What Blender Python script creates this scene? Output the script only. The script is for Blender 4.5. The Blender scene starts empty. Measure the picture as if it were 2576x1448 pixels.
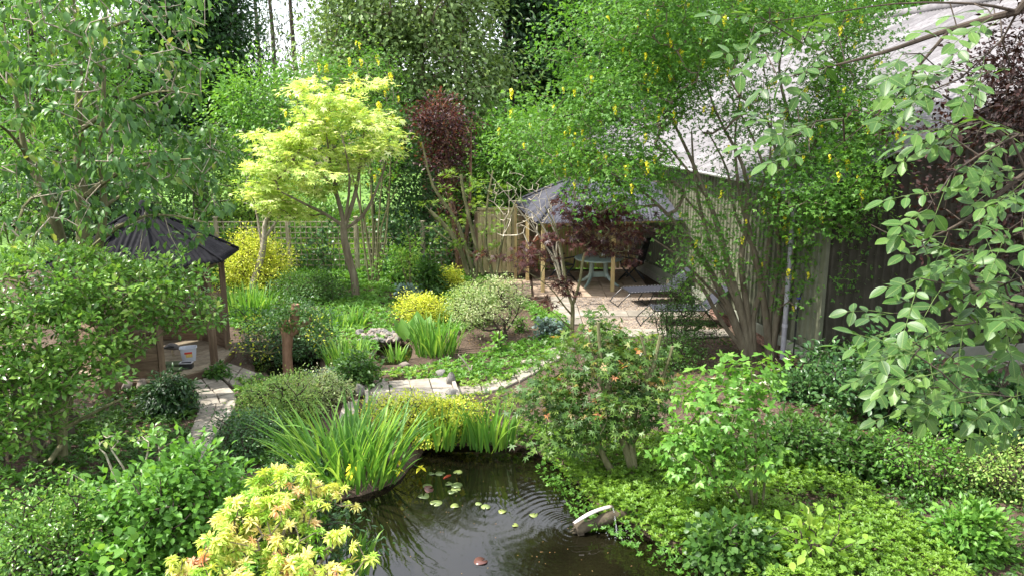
import bpy, bmesh, math, random
import numpy as np
from mathutils import Vector, Matrix
random.seed(7); rng = np.random.default_rng(11)
SC = bpy.context.scene
# ---------------------------------------------------------------- camera
CAM_H = 4.7; PITCH = math.radians(12.9); FV = 2022.0      # photo measured on a 2576 x 1448 view
cam = bpy.data.cameras.new('camera'); cam.sensor_width = 36.0; cam.lens = 36.0*FV/2576; cam.clip_end = 2000; cam.clip_start = .05
co = bpy.data.objects.new('camera', cam); SC.collection.objects.link(co)
co.location = (0, 0, CAM_H); co.rotation_euler = (math.pi/2-PITCH, 0, 0); SC.camera = co
# ---------------------------------------------------------------- sky, sun, exposure
SUN_TO = Vector((-.60, -.055, .80)).normalized()
w = bpy.data.worlds.new('World'); SC.world = w; w.use_nodes = True
nt = w.node_tree; nt.nodes.clear()
out = nt.nodes.new('ShaderNodeOutputWorld'); bg = nt.nodes.new('ShaderNodeBackground')
sky = nt.nodes.new('ShaderNodeTexSky'); sky.sky_type = 'NISHITA'; sky.sun_disc = False
sky.sun_elevation = math.asin(SUN_TO.z); sky.sun_rotation = math.atan2(SUN_TO.x, SUN_TO.y)
sky.air_density = 1.0; sky.dust_density = 2.5; sky.ozone_density = 1.0
# thin bright cloud over the whole sky
tc = nt.nodes.new('ShaderNodeTexCoord'); cn = nt.nodes.new('ShaderNodeTexNoise')
cn.inputs['Scale'].default_value = 2.2; cn.inputs['Detail'].default_value = 6
cr = nt.nodes.new('ShaderNodeValToRGB'); cr.color_ramp.elements[0].position = .32; cr.color_ramp.elements[1].position = .68
cr.color_ramp.elements[0].color = (.45,.45,.45,1); cr.color_ramp.elements[1].color = (.95,.95,.95,1)
mx = nt.nodes.new('ShaderNodeMix'); mx.data_type = 'RGBA'; mx.inputs[7].default_value = (8.2, 8.4, 9.0, 1)
nt.links.new(tc.outputs['Generated'], cn.inputs['Vector']); nt.links.new(cn.outputs['Fac'], cr.inputs['Fac'])
nt.links.new(cr.outputs['Color'], mx.inputs[0]); nt.links.new(sky.outputs['Color'], mx.inputs[6])
nt.links.new(mx.outputs[2], bg.inputs['Color']); bg.inputs['Strength'].default_value = .15
nt.links.new(bg.outputs[0], out.inputs['Surface'])
sl = bpy.data.lights.new('sun', 'SUN'); sl.energy = 4.6; sl.angle = math.radians(.6); sl.color = (1, .955, .88)
so = bpy.data.objects.new('sun', sl); SC.collection.objects.link(so)
so.rotation_euler = (-SUN_TO).to_track_quat('-Z', 'Y').to_euler(); so.location = (-20, -5, 30)
vs = SC.view_settings; vs.view_transform = 'Standard'; vs.look = 'None'; vs.gamma = 1; vs.exposure = 1.15
SC.render.engine = 'CYCLES'; cy = SC.cycles
cy.max_bounces = 7; cy.diffuse_bounces = 4; cy.glossy_bounces = 3; cy.transmission_bounces = 4; cy.transparent_max_bounces = 6
cy.use_denoising = True; cy.use_adaptive_sampling = True; cy.adaptive_threshold = .015; cy.sample_clamp_indirect = 6
try: cy.denoiser = 'OPENIMAGEDENOISE'
except Exception: pass
# ---------------------------------------------------------------- pixel helpers
CP, SP = math.cos(PITCH), math.sin(PITCH)
def ray(x, y):
    u = (x-1288)/FV; v = -(y-724)/FV
    return np.array((u, CP+v*SP, -SP+v*CP))
def G(x, y, z=0.):                                       # photo point lying at height z
    r = ray(x, y); t = (z-CAM_H)/r[2]; return np.array((r[0]*t, r[1]*t, z))
def D(x, y, d):                                          # photo point at ground distance d
    r = ray(x, y); t = d/r[1]; return np.array((r[0]*t, d, CAM_H+r[2]*t))
def mpp(x, y, d): return d/ray(x, y)[1]/FV               # metres per view pixel there
# ---------------------------------------------------------------- materials
MATS = {}
def newmat(name):
    m = bpy.data.materials.new(name); m.use_nodes = True; MATS[name] = m
    n = m.node_tree.nodes; return m, n, m.node_tree.links, n['Principled BSDF'], n['Material Output']
def ramp(n, stops):
    r = n.new('ShaderNodeValToRGB'); e = r.color_ramp.elements
    while len(e) < len(stops): e.new(.5)
    for i, (p, c) in enumerate(stops): e[i].position = p; e[i].color = (*c, 1)
    return r
def leafmat(name, stops, rough=.42, trans=.38, spec=.4, tcol=1.35, vein=False):
    m, n, l, b, o = newmat(name)
    if stops[0][1][0]*1.2 < stops[0][1][1] < .3 and name not in ('leaf_walnut','leaf_sage'): stops = [(p,(q[0]*1.10,q[1]*.94,q[2]*1.45)) for p,q in stops]
    a = n.new('ShaderNodeAttribute'); a.attribute_name = 'rnd'; r = ramp(n, stops)
    l.new(a.outputs['Fac'], r.inputs['Fac']); l.new(r.outputs['Color'], b.inputs['Base Color'])
    b.inputs['Roughness'].default_value = rough; b.inputs['Specular IOR Level'].default_value = spec
    if vein:                                               # midrib and side veins from the leaf's own coordinates
        lc = n.new('ShaderNodeAttribute'); lc.attribute_name = 'lco'; sp = n.new('ShaderNodeSeparateXYZ'); l.new(lc.outputs['Vector'], sp.inputs[0])
        def mth(op, x, y=None):
            q = n.new('ShaderNodeMath'); q.operation = op
            for i, k in enumerate((x, y)):
                if k is None: continue
                if isinstance(k, (int, float)): q.inputs[i].default_value = k
                else: l.new(k, q.inputs[i])
            return q.outputs[0]
        ax = mth('ABSOLUTE', sp.outputs[0]); sv = mth('SINE', mth('MULTIPLY', mth('SUBTRACT', sp.outputs[1], mth('MULTIPLY', ax, .7)), 62))
        side = mth('MULTIPLY', mth('GREATER_THAN', sv, .86), .45); rib = mth('LESS_THAN', ax, .016); vv = mth('MAXIMUM', side, rib)
        tx = n.new('ShaderNodeTexNoise'); tx.inputs['Scale'].default_value = 9; l.new(lc.outputs['Vector'], tx.inputs['Vector'])
        mv = n.new('ShaderNodeMix'); mv.data_type = 'RGBA'; mv.inputs[7].default_value = (.26,.36,.10,1); l.new(mth('MULTIPLY', vv, .55), mv.inputs[0])
        hv = n.new('ShaderNodeHueSaturation'); l.new(mth('ADD', mth('MULTIPLY', tx.outputs['Fac'], .7), .65), hv.inputs['Value'])
        l.new(r.outputs['Color'], hv.inputs['Color']); l.new(hv.outputs[0], mv.inputs[6]); l.new(mv.outputs[2], b.inputs['Base Color'])
        bp = n.new('ShaderNodeBump'); bp.inputs['Strength'].default_value = .35; bp.inputs['Distance'].default_value = .004; bp.invert = True
        l.new(vv, bp.inputs['Height']); l.new(bp.outputs[0], b.inputs['Normal'])
    t = n.new('ShaderNodeBsdfTranslucent'); g = n.new('ShaderNodeMix'); g.data_type = 'RGBA'; g.blend_type = 'MULTIPLY'
    g.inputs[0].default_value = 1; g.inputs[7].default_value = (tcol*1.05, tcol, tcol*.55, 1)
    l.new(r.outputs['Color'], g.inputs[6]); l.new(g.outputs[2], t.inputs['Color'])
    s = n.new('ShaderNodeMixShader'); s.inputs[0].default_value = trans
    l.new(b.outputs[0], s.inputs[1]); l.new(t.outputs[0], s.inputs[2]); l.new(s.outputs[0], o.inputs['Surface'])
    return m
def surf(name, c1, c2, scale=6, rough=.8, bump=.3, bscale=None, detail=6, metal=0, stretch=None, spec=.3, lo=.35, hi=.65, third=None, bd=.01):
    m, n, l, b, o = newmat(name)
    tcn = n.new('ShaderNodeTexCoord'); mp = n.new('ShaderNodeMapping')
    if stretch: mp.inputs['Scale'].default_value = stretch
    l.new(tcn.outputs['Object'], mp.inputs['Vector'])
    oi = n.new('ShaderNodeObjectInfo'); ad = n.new('ShaderNodeVectorMath'); ad.operation = 'ADD'
    sc = n.new('ShaderNodeVectorMath'); sc.operation = 'SCALE'; sc.inputs['Scale'].default_value = 37
    cb = n.new('ShaderNodeCombineXYZ'); l.new(oi.outputs['Random'], cb.inputs[0]); l.new(oi.outputs['Random'], cb.inputs[2])
    l.new(cb.outputs[0], sc.inputs[0]); l.new(mp.outputs[0], ad.inputs[0]); l.new(sc.outputs[0], ad.inputs[1])
    x = n.new('ShaderNodeTexNoise'); x.inputs['Scale'].default_value = scale; x.inputs['Detail'].default_value = detail
    x.inputs['Roughness'].default_value = .65
    l.new(ad.outputs[0], x.inputs['Vector'])
    st = [(lo, c1), (hi, c2)] + ([(min(hi+.14, 1), third)] if third else [])
    r = ramp(n, st); l.new(x.outputs['Fac'], r.inputs['Fac'])
    hs = n.new('ShaderNodeHueSaturation'); mr = n.new('ShaderNodeMapRange')
    mr.inputs[3].default_value = .82; mr.inputs[4].default_value = 1.18
    l.new(oi.outputs['Random'], mr.inputs[0]); l.new(mr.outputs[0], hs.inputs['Value'])
    l.new(r.outputs['Color'], hs.inputs['Color']); l.new(hs.outputs[0], b.inputs['Base Color'])
    b.inputs['Roughness'].default_value = rough; b.inputs['Metallic'].default_value = metal; b.inputs['Specular IOR Level'].default_value = spec
    if bump:
        y = n.new('ShaderNodeTexNoise'); y.inputs['Scale'].default_value = bscale or scale*4; y.inputs['Detail'].default_value = 4
        l.new(ad.outputs[0], y.inputs['Vector'])
        bp = n.new('ShaderNodeBump'); bp.inputs['Strength'].default_value = bump; bp.inputs['Distance'].default_value = bd
        l.new(y.outputs['Fac'], bp.inputs['Height']); l.new(bp.outputs[0], b.inputs['Normal'])
    return m
# foliage
leafmat('leaf_gold_maple', [(0,(.24,.42,.06)),(.3,(.42,.58,.12)),(.65,(.62,.71,.26)),(.9,(.80,.82,.48)),(1,(.80,.66,.44))], .5, .35)
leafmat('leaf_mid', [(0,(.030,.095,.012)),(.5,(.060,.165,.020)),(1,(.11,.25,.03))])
leafmat('leaf_bright', [(0,(.06,.19,.018)),(.5,(.11,.30,.028)),(1,(.20,.42,.045))])
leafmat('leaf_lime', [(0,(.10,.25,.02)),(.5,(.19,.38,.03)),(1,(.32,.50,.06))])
leafmat('leaf_dark', [(0,(.012,.045,.010)),(.5,(.025,.080,.014)),(1,(.05,.135,.022))], .4, .25)
leafmat('leaf_gloss', [(0,(.025,.085,.018)),(.5,(.05,.145,.026)),(1,(.10,.23,.04))], .36, .25, .45)
leafmat('leaf_sage', [(0,(.075,.14,.035)),(.5,(.15,.24,.07)),(1,(.27,.37,.14))], .5, .3)
leafmat('leaf_laburnum', [(0,(.045,.155,.016)),(.5,(.085,.25,.022)),(1,(.16,.37,.035))], .45, .42)
leafmat('leaf_cherry', [(0,(.03,.10,.016)),(.5,(.065,.185,.028)),(.85,(.13,.29,.04)),(1,(.24,.30,.05))], .42, .38, .35)
leafmat('leaf_laurel', [(0,(.055,.17,.018)),(.5,(.12,.30,.03)),(.9,(.24,.44,.06)),(1,(.38,.48,.10))], .3, .35, .5)
leafmat('leaf_walnut', [(0,(.030,.09,.016)),(.5,(.060,.15,.026)),(1,(.125,.235,.04))], .4, .38, .42, vein=True)
leafmat('leaf_purple', [(0,(.022,.010,.010)),(.5,(.055,.020,.022)),(.85,(.13,.045,.04)),(1,(.24,.10,.06))], .45, .4, .4, 1.5)
leafmat('leaf_copper', [(0,(.010,.005,.005)),(.5,(.022,.010,.009)),(1,(.05,.02,.016))], .6, .25, .25)
leafmat('leaf_silver', [(0,(.45,.55,.36)),(1,(.62,.70,.5))], .5, .3)
leafmat('leaf_gold', [(0,(.16,.30,.02)),(.3,(.42,.50,.04)),(.75,(.64,.66,.07)),(1,(.78,.80,.28))], .45, .3)
leafmat('leaf_variegated', [(0,(.10,.24,.035)),(.5,(.27,.42,.10)),(1,(.60,.66,.30))], .5, .3)
leafmat('leaf_olive', [(0,(.11,.27,.03)),(.5,(.22,.42,.06)),(1,(.42,.55,.11))], .5, .3)
leafmat('leaf_pieris', [(0,(.14,.34,.03)),(.3,(.34,.54,.07)),(.6,(.66,.70,.16)),(.8,(.80,.70,.26)),(.93,(.82,.56,.30)),(1,(.74,.36,.22))], .4, .35, .4, 1.2)
leafmat('leaf_iris', [(0,(.06,.19,.02)),(.5,(.13,.34,.035)),(1,(.28,.50,.06))], .4, .4)
leafmat('leaf_blue', [(0,(.06,.14,.07)),(.5,(.12,.22,.12)),(1,(.2,.3,.18))], .5, .25)
leafmat('leaf_maple', [(0,(.03,.09,.012)),(.5,(.068,.165,.020)),(.8,(.14,.26,.03)),(.93,(.35,.26,.05)),(1,(.45,.16,.05))], .4, .35)
leafmat('leaf_conifer', [(0,(.03,.07,.02)),(1,(.12,.17,.05))], .6, .2)
leafmat('petal_yellow', [(0,(.78,.70,.02)),(1,(.88,.84,.06))], .5, .25, .3, 1.1)
leafmat('petal_blue', [(0,(.12,.12,.45)),(1,(.25,.22,.6))], .5, .3, .3, 1.1)
leafmat('lily', [(0,(.10,.17,.04)),(.6,(.20,.30,.07)),(.85,(.24,.33,.06)),(.9,(.13,.075,.035)),(1,(.10,.05,.03))], .25, .1, .5)
leafmat('litter', [(0,(.10,.05,.02)),(.5,(.22,.13,.05)),(1,(.40,.28,.10))], .8, .15)
# bark and solid things
surf('bark_grey', (.11,.085,.055), (.22,.19,.13), 9, .9, .8, 22, stretch=(1,1,.3))
surf('bark_dark', (.028,.021,.016), (.085,.066,.048), 9, .9, .8, 22, stretch=(1,1,.3))
surf('bark_green', (.085,.085,.035), (.20,.19,.10), 8, .9, .6, 22, stretch=(1,1,.3))
surf('bark_pale', (.24,.20,.14), (.46,.42,.33), 12, .9, .5, 30)
surf('bark_red', (.14,.075,.045), (.28,.17,.11), 9, .9, .8, 20, stretch=(1,1,.3))
surf('wood_pale', (.34,.25,.11), (.56,.44,.22), 5, .75, .25, 30, stretch=(3,3,.35), third=(.42,.40,.20))
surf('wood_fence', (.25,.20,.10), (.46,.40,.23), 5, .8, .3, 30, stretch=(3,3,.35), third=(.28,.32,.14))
surf('wood_weathered', (.30,.25,.17), (.50,.44,.33), 6, .85, .3, 30, stretch=(3,3,.4), third=(.26,.28,.16))
surf('wood_brown', (.085,.055,.034), (.20,.14,.09), 5, .7, .3, 30, stretch=(3,3,.35))
surf('wood_brown_h', (.085,.055,.034), (.20,.14,.09), 5, .7, .3, 12, stretch=(.7,.7,6))
surf('deck', (.19,.15,.10), (.33,.28,.20), 6, .8, .3, 30, stretch=(1,1,1), third=(.20,.23,.12))
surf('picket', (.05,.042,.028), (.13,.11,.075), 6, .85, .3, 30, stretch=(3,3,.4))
surf('roof_black', (.008,.008,.010), (.018,.018,.021), 5, .85, .2, 40, third=(.04,.04,.04), spec=.12)
surf('roof_grey', (.038,.039,.050), (.066,.067,.082), 4, .7, .15, 40, spec=.25)
surf('roof_sheet', (.145,.138,.14), (.24,.228,.235), 3.5, .9, .35, 45, third=(.29,.28,.285), spec=.12)
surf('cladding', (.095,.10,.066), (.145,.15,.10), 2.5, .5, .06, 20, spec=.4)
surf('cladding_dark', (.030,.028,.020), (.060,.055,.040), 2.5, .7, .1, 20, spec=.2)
surf('flashing', (.17,.18,.14), (.24,.25,.20), 4, .5, .05, 20, spec=.4)
surf('brick', (.20,.10,.075), (.40,.25,.20), 12, .9, .5, 40, third=(.46,.40,.36))
surf('mortar', (.26,.24,.21), (.40,.37,.33), 14, .95, .4, 40)
surf('plastic_white', (.60,.60,.60), (.74,.74,.74), 5, .4, .02)
surf('plastic_grey', (.34,.33,.36), (.44,.43,.46), 5, .4, .03)
surf('table_green', (.20,.27,.25), (.30,.37,.34), 4, .45, .05)
surf('plastic_dark', (.012,.013,.014), (.03,.03,.032), 6, .4, .03)
surf('sling', (.028,.030,.042), (.05,.052,.066), 40, .6, .25, 300)
surf('metal_dark', (.02,.02,.02), (.05,.05,.05), 8, .35, .02, metal=.4)
surf('slab', (.20,.175,.14), (.35,.315,.26), 4, .9, .35, 40, third=(.27,.28,.20))
surf('slab_pink', (.27,.195,.14), (.40,.305,.225), 4, .9, .3, 40, third=(.33,.29,.21))
surf('gravel', (.20,.145,.10), (.42,.335,.25), 34, .95, .9, 30, detail=8, bd=.03)
surf('stone', (.13,.12,.105), (.28,.265,.245), 6, .85, .6, 18, third=(.34,.30,.26), bd=.02)
surf('stone_pink', (.17,.135,.11), (.34,.29,.245), 7, .85, .4, 20, third=(.30,.22,.17))
surf('log', (.05,.038,.025), (.115,.095,.06), 8, .85, .8, 20, stretch=(1,1,1), third=(.10,.11,.05), bd=.02)
surf('spout', (.34,.25,.22), (.55,.51,.48), 7, .5, .2, 30, third=(.60,.57,.55))
surf('grass_base', (.08,.16,.025), (.16,.30,.05), 1.2, .95, .3, 20)
surf('mud', (.02,.018,.012), (.045,.036,.022), 3, .9, .2, 20)
surf('bird_grey', (.10,.09,.085), (.22,.20,.19), 14, .7, .3, 40)
surf('label_red', (.60,.04,.03), (.72,.08,.05), 3, .5, 0)
surf('label_yellow', (.75,.50,.08), (.85,.70,.3), 20, .5, 0)
surf('fish_red', (.20,.03,.015), (.30,.06,.02), 10, .3, .05)
surf('terracotta', (.42,.34,.20), (.60,.50,.32), 6, .7, .2, 30)
def tubmat():
    m, n, l, b, o = newmat('tub_clear')
    b.inputs['Base Color'].default_value = (.72,.75,.82,1); b.inputs['Roughness'].default_value = .35
    b.inputs['Transmission Weight'].default_value = .35; b.inputs['IOR'].default_value = 1.2
tubmat()
def watermat():
    m, n, l, b, o = newmat('water')
    x = n.new('ShaderNodeTexNoise'); x.inputs['Scale'].default_value = 1.1; tcn = n.new('ShaderNodeTexCoord')
    l.new(tcn.outputs['Object'], x.inputs['Vector'])
    r = ramp(n, [(.3,(.004,.0035,.002)),(.7,(.010,.009,.004))]); l.new(x.outputs['Fac'], r.inputs['Fac'])
    l.new(r.outputs['Color'], b.inputs['Base Color'])
    b.inputs['Roughness'].default_value = .02; b.inputs['IOR'].default_value = 1.33; b.inputs['Specular IOR Level'].default_value = .95
    y = n.new('ShaderNodeTexNoise'); y.inputs['Scale'].default_value = 26; y.inputs['Detail'].default_value = 3
    l.new(tcn.outputs['Object'], y.inputs['Vector'])
    bp = n.new('ShaderNodeBump'); bp.inputs['Strength'].default_value = .03; bp.inputs['Distance'].default_value = .01
    l.new(y.outputs['Fac'], bp.inputs['Height']); l.new(bp.outputs[0], b.inputs['Normal'])
    m2, n, l, b, o = newmat('water_stream')
    b.inputs['Base Color'].default_value = (.9,.93,.95,1); b.inputs['Transmission Weight'].default_value = .85; b.inputs['Roughness'].default_value = .08; b.inputs['IOR'].default_value = 1.33
watermat()
def soilmat():
    m, n, l, b, o = newmat('soil')
    tcn = n.new('ShaderNodeTexCoord')
    x = n.new('ShaderNodeTexNoise'); x.inputs['Scale'].default_value = 2.2; x.inputs['Detail'].default_value = 9; x.inputs['Roughness'].default_value = .7
    y = n.new('ShaderNodeTexNoise'); y.inputs['Scale'].default_value = 38; y.inputs['Detail'].default_value = 6
    for q in (x, y): l.new(tcn.outputs['Object'], q.inputs['Vector'])
    r = ramp(n, [(.3,(.070,.048,.034)),(.55,(.125,.090,.066)),(.75,(.19,.145,.11))]); l.new(x.outputs['Fac'], r.inputs['Fac'])
    r2 = ramp(n, [(.35,(.55,.55,.55)),(.6,(1,1,1)),(.74,(1.5,1.4,1.2))]); l.new(y.outputs['Fac'], r2.inputs['Fac'])
    g = n.new('ShaderNodeMix'); g.data_type = 'RGBA'; g.blend_type = 'MULTIPLY'; g.inputs[0].default_value = 1
    l.new(r.outputs['Color'], g.inputs[6]); l.new(r2.outputs['Color'], g.inputs[7]); l.new(g.outputs[2], b.inputs['Base Color'])
    b.inputs['Roughness'].default_value = .95; b.inputs['Specular IOR Level'].default_value = .15
    bp = n.new('ShaderNodeBump'); bp.inputs['Strength'].default_value = .8; bp.inputs['Distance'].default_value = .03
    l.new(y.outputs['Fac'], bp.inputs['Height']); l.new(bp.outputs[0], b.inputs['Normal'])
soilmat()
# ---------------------------------------------------------------- object helpers
COL = SC.collection
def link(o): COL.objects.link(o); return o
def tag(o, label=None, cat=None, group=None, kind=None):
    if label: o['label'] = label
    if cat: o['category'] = cat
    if group: o['group'] = group
    if kind: o['kind'] = kind
    return o
def thing(name, label, cat, loc, group=None, rotz=0):
    o = link(bpy.data.objects.new(name, None)); o.empty_display_size = .1
    o.location = loc; o.rotation_euler = (0, 0, rotz)
    return tag(o, label, cat, group)
def mesh_np(name, V, T, mat, rnd=None, smooth=False, lco=None):
    V = np.asarray(V, np.float32); T = np.asarray(T, np.int32); k = T.shape[1]
    me = bpy.data.meshes.new(name); me.vertices.add(len(V)); me.vertices.foreach_set('co', V.ravel())
    me.loops.add(T.size); me.loops.foreach_set('vertex_index', T.ravel())
    me.polygons.add(len(T)); me.polygons.foreach_set('loop_start', np.arange(0, T.size, k, dtype=np.int32))
    me.polygons.foreach_set('loop_total', np.full(len(T), k, np.int32))
    if smooth: me.polygons.foreach_set('use_smooth', np.ones(len(T), bool))
    if rnd is not None:
        a = me.attributes.new('rnd', 'FLOAT', 'POINT'); a.data.foreach_set('value', np.asarray(rnd, np.float32))
    if lco is not None:
        q = me.attributes.new('lco', 'FLOAT_VECTOR', 'POINT'); q.data.foreach_set('vector', np.asarray(lco, np.float32).ravel())
    me.materials.append(MATS[mat]); me.update(calc_edges=True); return me
def obj(name, me, parent=None, loc=None, rot=None):
    o = link(bpy.data.objects.new(name, me))
    if parent: o.parent = parent
    if loc is not None: o.location = loc
    if rot is not None: o.rotation_euler = rot
    return o
class MB:
    def __init__(s): s.v = []; s.f = []; s.sm = False
    def add(s, V, F):
        b = len(s.v); s.v += [tuple(map(float, p)) for p in V]; s.f += [tuple(i+b for i in f) for f in F]
    def box(s, c, size, R=None, ch=.06):
        sx, sy, sz = [q/2 for q in size]; e = min(sx, sy, sz)*ch*2
        pts = []                                          # box chamfered along its vertical and top/bottom edges
        for z, k in ((-sz, e), (-sz+e, 0), (sz-e, 0), (sz, e)):
            a, b = sx-k, sy-k; d = e*.8
            pts += [(-a+d,-b,z),(a-d,-b,z),(a,-b+d,z),(a,b-d,z),(a-d,b,z),(-a+d,b,z),(-a,b-d,z),(-a,-b+d,z)]
        F = [tuple(range(7,-1,-1)), tuple(range(24,32))]
        for r in range(3):
            for i in range(8): F.append((r*8+i, r*8+(i+1)%8, r*8+8+(i+1)%8, r*8+8+i))
        P = [Vector(p) for p in pts]
        if R is not None: P = [R @ p for p in P]
        c = Vector(c); s.add([p+c for p in P], F); return s
    def beam(s, p, q, wd, th, up=(0,0,1), ch=.06):
        p, q = Vector(p), Vector(q); y = (q-p); L = y.length; y.normalize()
        x = y.cross(Vector(up))
        if x.length < 1e-4: x = y.cross(Vector((1,0,0)))
        x.normalize(); z = x.cross(y)
        R = Matrix((x, z, -y)).transposed() if False else Matrix((x, y, z)).transposed()
        return s.box((p+q)/2, (wd, L, th), R, ch)
    def tube(s, pts, rad, n=8, cap=True):
        pts = [Vector(p) for p in pts]
        if not hasattr(rad, '__len__'): rad = [rad]*len(pts)
        ref = None; rings = []
        for i, p in enumerate(pts):
            t = (pts[min(i+1,len(pts)-1)]-pts[max(i-1,0)]).normalized()
            if ref is None: ref = t.orthogonal().normalized()
            ref = (ref - t*ref.dot(t)).normalized(); b = t.cross(ref)
            rings.append([p+(ref*math.cos(2*math.pi*k/n)+b*math.sin(2*math.pi*k/n))*rad[i] for k in range(n)])
        F = []
        for i in range(len(pts)-1):
            for k in range(n): F.append((i*n+k, i*n+(k+1)%n, i*n+n+(k+1)%n, i*n+n+k))
        if cap: F += [tuple(range(n-1,-1,-1)), tuple(range((len(pts)-1)*n, len(pts)*n))]
        s.add([q for r in rings for q in r], F); s.sm = True; return s
    def lathe(s, prof, n=24, c=(0,0,0)):
        V = []; F = []
        for r, z in prof:
            V += [(c[0]+r*math.cos(2*math.pi*k/n), c[1]+r*math.sin(2*math.pi*k/n), c[2]+z) for k in range(n)]
        for i in range(len(prof)-1):
            for k in range(n): F.append((i*n+k, i*n+(k+1)%n, i*n+n+(k+1)%n, i*n+n+k))
        s.add(V, F); s.sm = True; return s
    def prism(s, poly, z0, z1):
        n = len(poly); V = [(p[0],p[1],z0) for p in poly]+[(p[0],p[1],z1) for p in poly]
        F = [tuple(range(n-1,-1,-1)), tuple(range(n,2*n))]+[(i,(i+1)%n,n+(i+1)%n,n+i) for i in range(n)]
        s.add(V, F); return s
    def mesh(s, name, mat, smooth=None):
        me = bpy.data.meshes.new(name); me.from_pydata(s.v, [], s.f); me.materials.append(MATS[mat])
        if s.sm if smooth is None else smooth:
            me.polygons.foreach_set('use_smooth', np.ones(len(me.polygons), bool))
            try: me.set_sharp_from_angle(angle=math.radians(42))
            except Exception: pass
        me.update(); return me
    def build(s, name, mat, parent=None, world=True, smooth=None):
        if parent is not None and world:
            L = parent.location; s.v = [(a-L.x, b-L.y, c-L.z) for a, b, c in s.v]
        return obj(name, s.mesh(name, mat, smooth), parent)
BOXC = {}
def boxpart(name, parent, c, size, mat, rot=(0,0,0), var=0):
    k = (tuple(round(q,3) for q in size), mat)
    if k not in BOXC: BOXC[k] = MB().box((0,0,0), size).mesh(name, mat)
    L = parent.location if parent else Vector((0,0,0))
    return obj(name, BOXC[k], parent, Vector([float(q) for q in c])-L, rot)
def inpoly(P, poly):
    P = np.asarray(P); poly = np.asarray(poly); x, y = P[:,0], P[:,1]; r = np.zeros(len(P), bool); j = len(poly)-1
    for i in range(len(poly)):
        xi, yi = poly[i]; xj, yj = poly[j]
        c = ((yi > y) != (yj > y)) & (x < (xj-xi)*(y-yi)/(yj-yi+1e-12)+xi); r ^= c; j = i
    return r
def polydist(P, poly):
    d = np.full(len(P), 1e9); poly = np.asarray(poly)
    for i in range(len(poly)):
        a, b = poly[i], poly[(i+1)%len(poly)]; ab = b-a
        t = np.clip(((P-a)@ab)/(ab@ab), 0, 1); d = np.minimum(d, np.linalg.norm(P-(a+t[:,None]*ab), axis=1))
    return d
def clip_half(poly, a, n):                                 # keep points with (p-a).n >= 0
    o = []
    for i in range(len(poly)):
        p, q = np.array(poly[i]), np.array(poly[(i+1)%len(poly)]); dp, dq = (p-a)@n, (q-a)@n
        if dp >= 0: o.append(p)
        if dp*dq < 0: o.append(p+(q-p)*dp/(dp-dq))
    return o
def vnoise(P, s, seed=0):                                  # cheap smooth noise from summed sines
    r = np.random.default_rng(seed); o = 0
    for k in range(6):
        a = r.normal(size=P.shape[1]); a /= np.linalg.norm(a); o = o+np.sin((P@a)*s*r.uniform(.6,2.2)+r.uniform(0,6.3))
    return o/6
# ---------------------------------------------------------------- leaf templates: axis +Y, face +Z, unit length, triangles
def T_oval(w=.25, droop=.12, fold=.07):
    V = [(0,0,0),(0,.35,0),(0,.7,-droop*.4),(0,1,-droop),(-w*.85,.28,fold),(-w,.58,fold-droop*.2),(w*.85,.28,fold),(w,.58,fold-droop*.2)]
    F = [(0,6,1),(1,6,7),(1,7,2),(2,7,3),(0,1,4),(1,5,4),(1,2,5),(2,3,5)]
    return np.array(V), np.array(F)
def T_lo(w=.28, droop=.1, fold=.08):
    return np.array([(0,0,0),(w,.45,fold),(0,1,-droop),(-w,.45,fold)]), np.array([(0,1,2),(0,2,3)])
def T_multi(base, placements):
    V = []; F = []; n = 0; bv, bf = base
    for ang, tilt, sc, off in placements:
        R = Matrix.Rotation(ang,3,'Z') @ Matrix.Rotation(tilt,3,'X'); R = np.array(R)
        V.append((bv*sc)@R.T+np.array(off)); F.append(bf+n); n += len(bv)
    return np.vstack(V), np.vstack(F)
def T_maple(lobes=5, spread=2.2, inner=.38):
    V = [(0,.12,0)]; F = []; val = []; tips = []
    for i in range(lobes+1):
        a = -spread+2*spread*i/lobes; V.append((math.sin(a)*inner*.75, .12+math.cos(a)*inner*.75, .03)); val.append(len(V)-1)
    for i in range(lobes):
        a = -spread+2*spread*(i+.5)/lobes; L = .88-.34*abs(a/spread)**1.5; V.append((math.sin(a)*L, .12+math.cos(a)*L, -.10)); tips.append(len(V)-1)
    for i in range(lobes): F += [(0,val[i],tips[i]),(0,tips[i],val[i+1])]
    return np.array(V), np.array(F)
PI = math.pi
def T_obov(w=.22, droop=.1, fold=.06):
    return np.array([(0,0,0),(w*.45,.3,fold*.6),(w,.68,fold),(0,1,-droop),(-w,.68,fold),(-w*.45,.3,fold*.6)]), np.array([(0,1,2),(0,2,3),(0,3,4),(0,4,5)])
def whorl(base, n, tilt, sc=1., jit=.15, seed=1, inner=0):
    r = random.Random(seed); pl = []
    for i in range(n): pl.append((2*PI*i/n+r.uniform(-jit,jit), tilt+r.uniform(-.35,.35), sc*r.uniform(.7,1.12), (0,0,0)))
    for i in range(inner): pl.append((2*PI*(i+.5)/inner+r.uniform(-jit,jit), tilt+.55, sc*.6, (0,0,.02)))
    return T_multi(base, pl)
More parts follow.
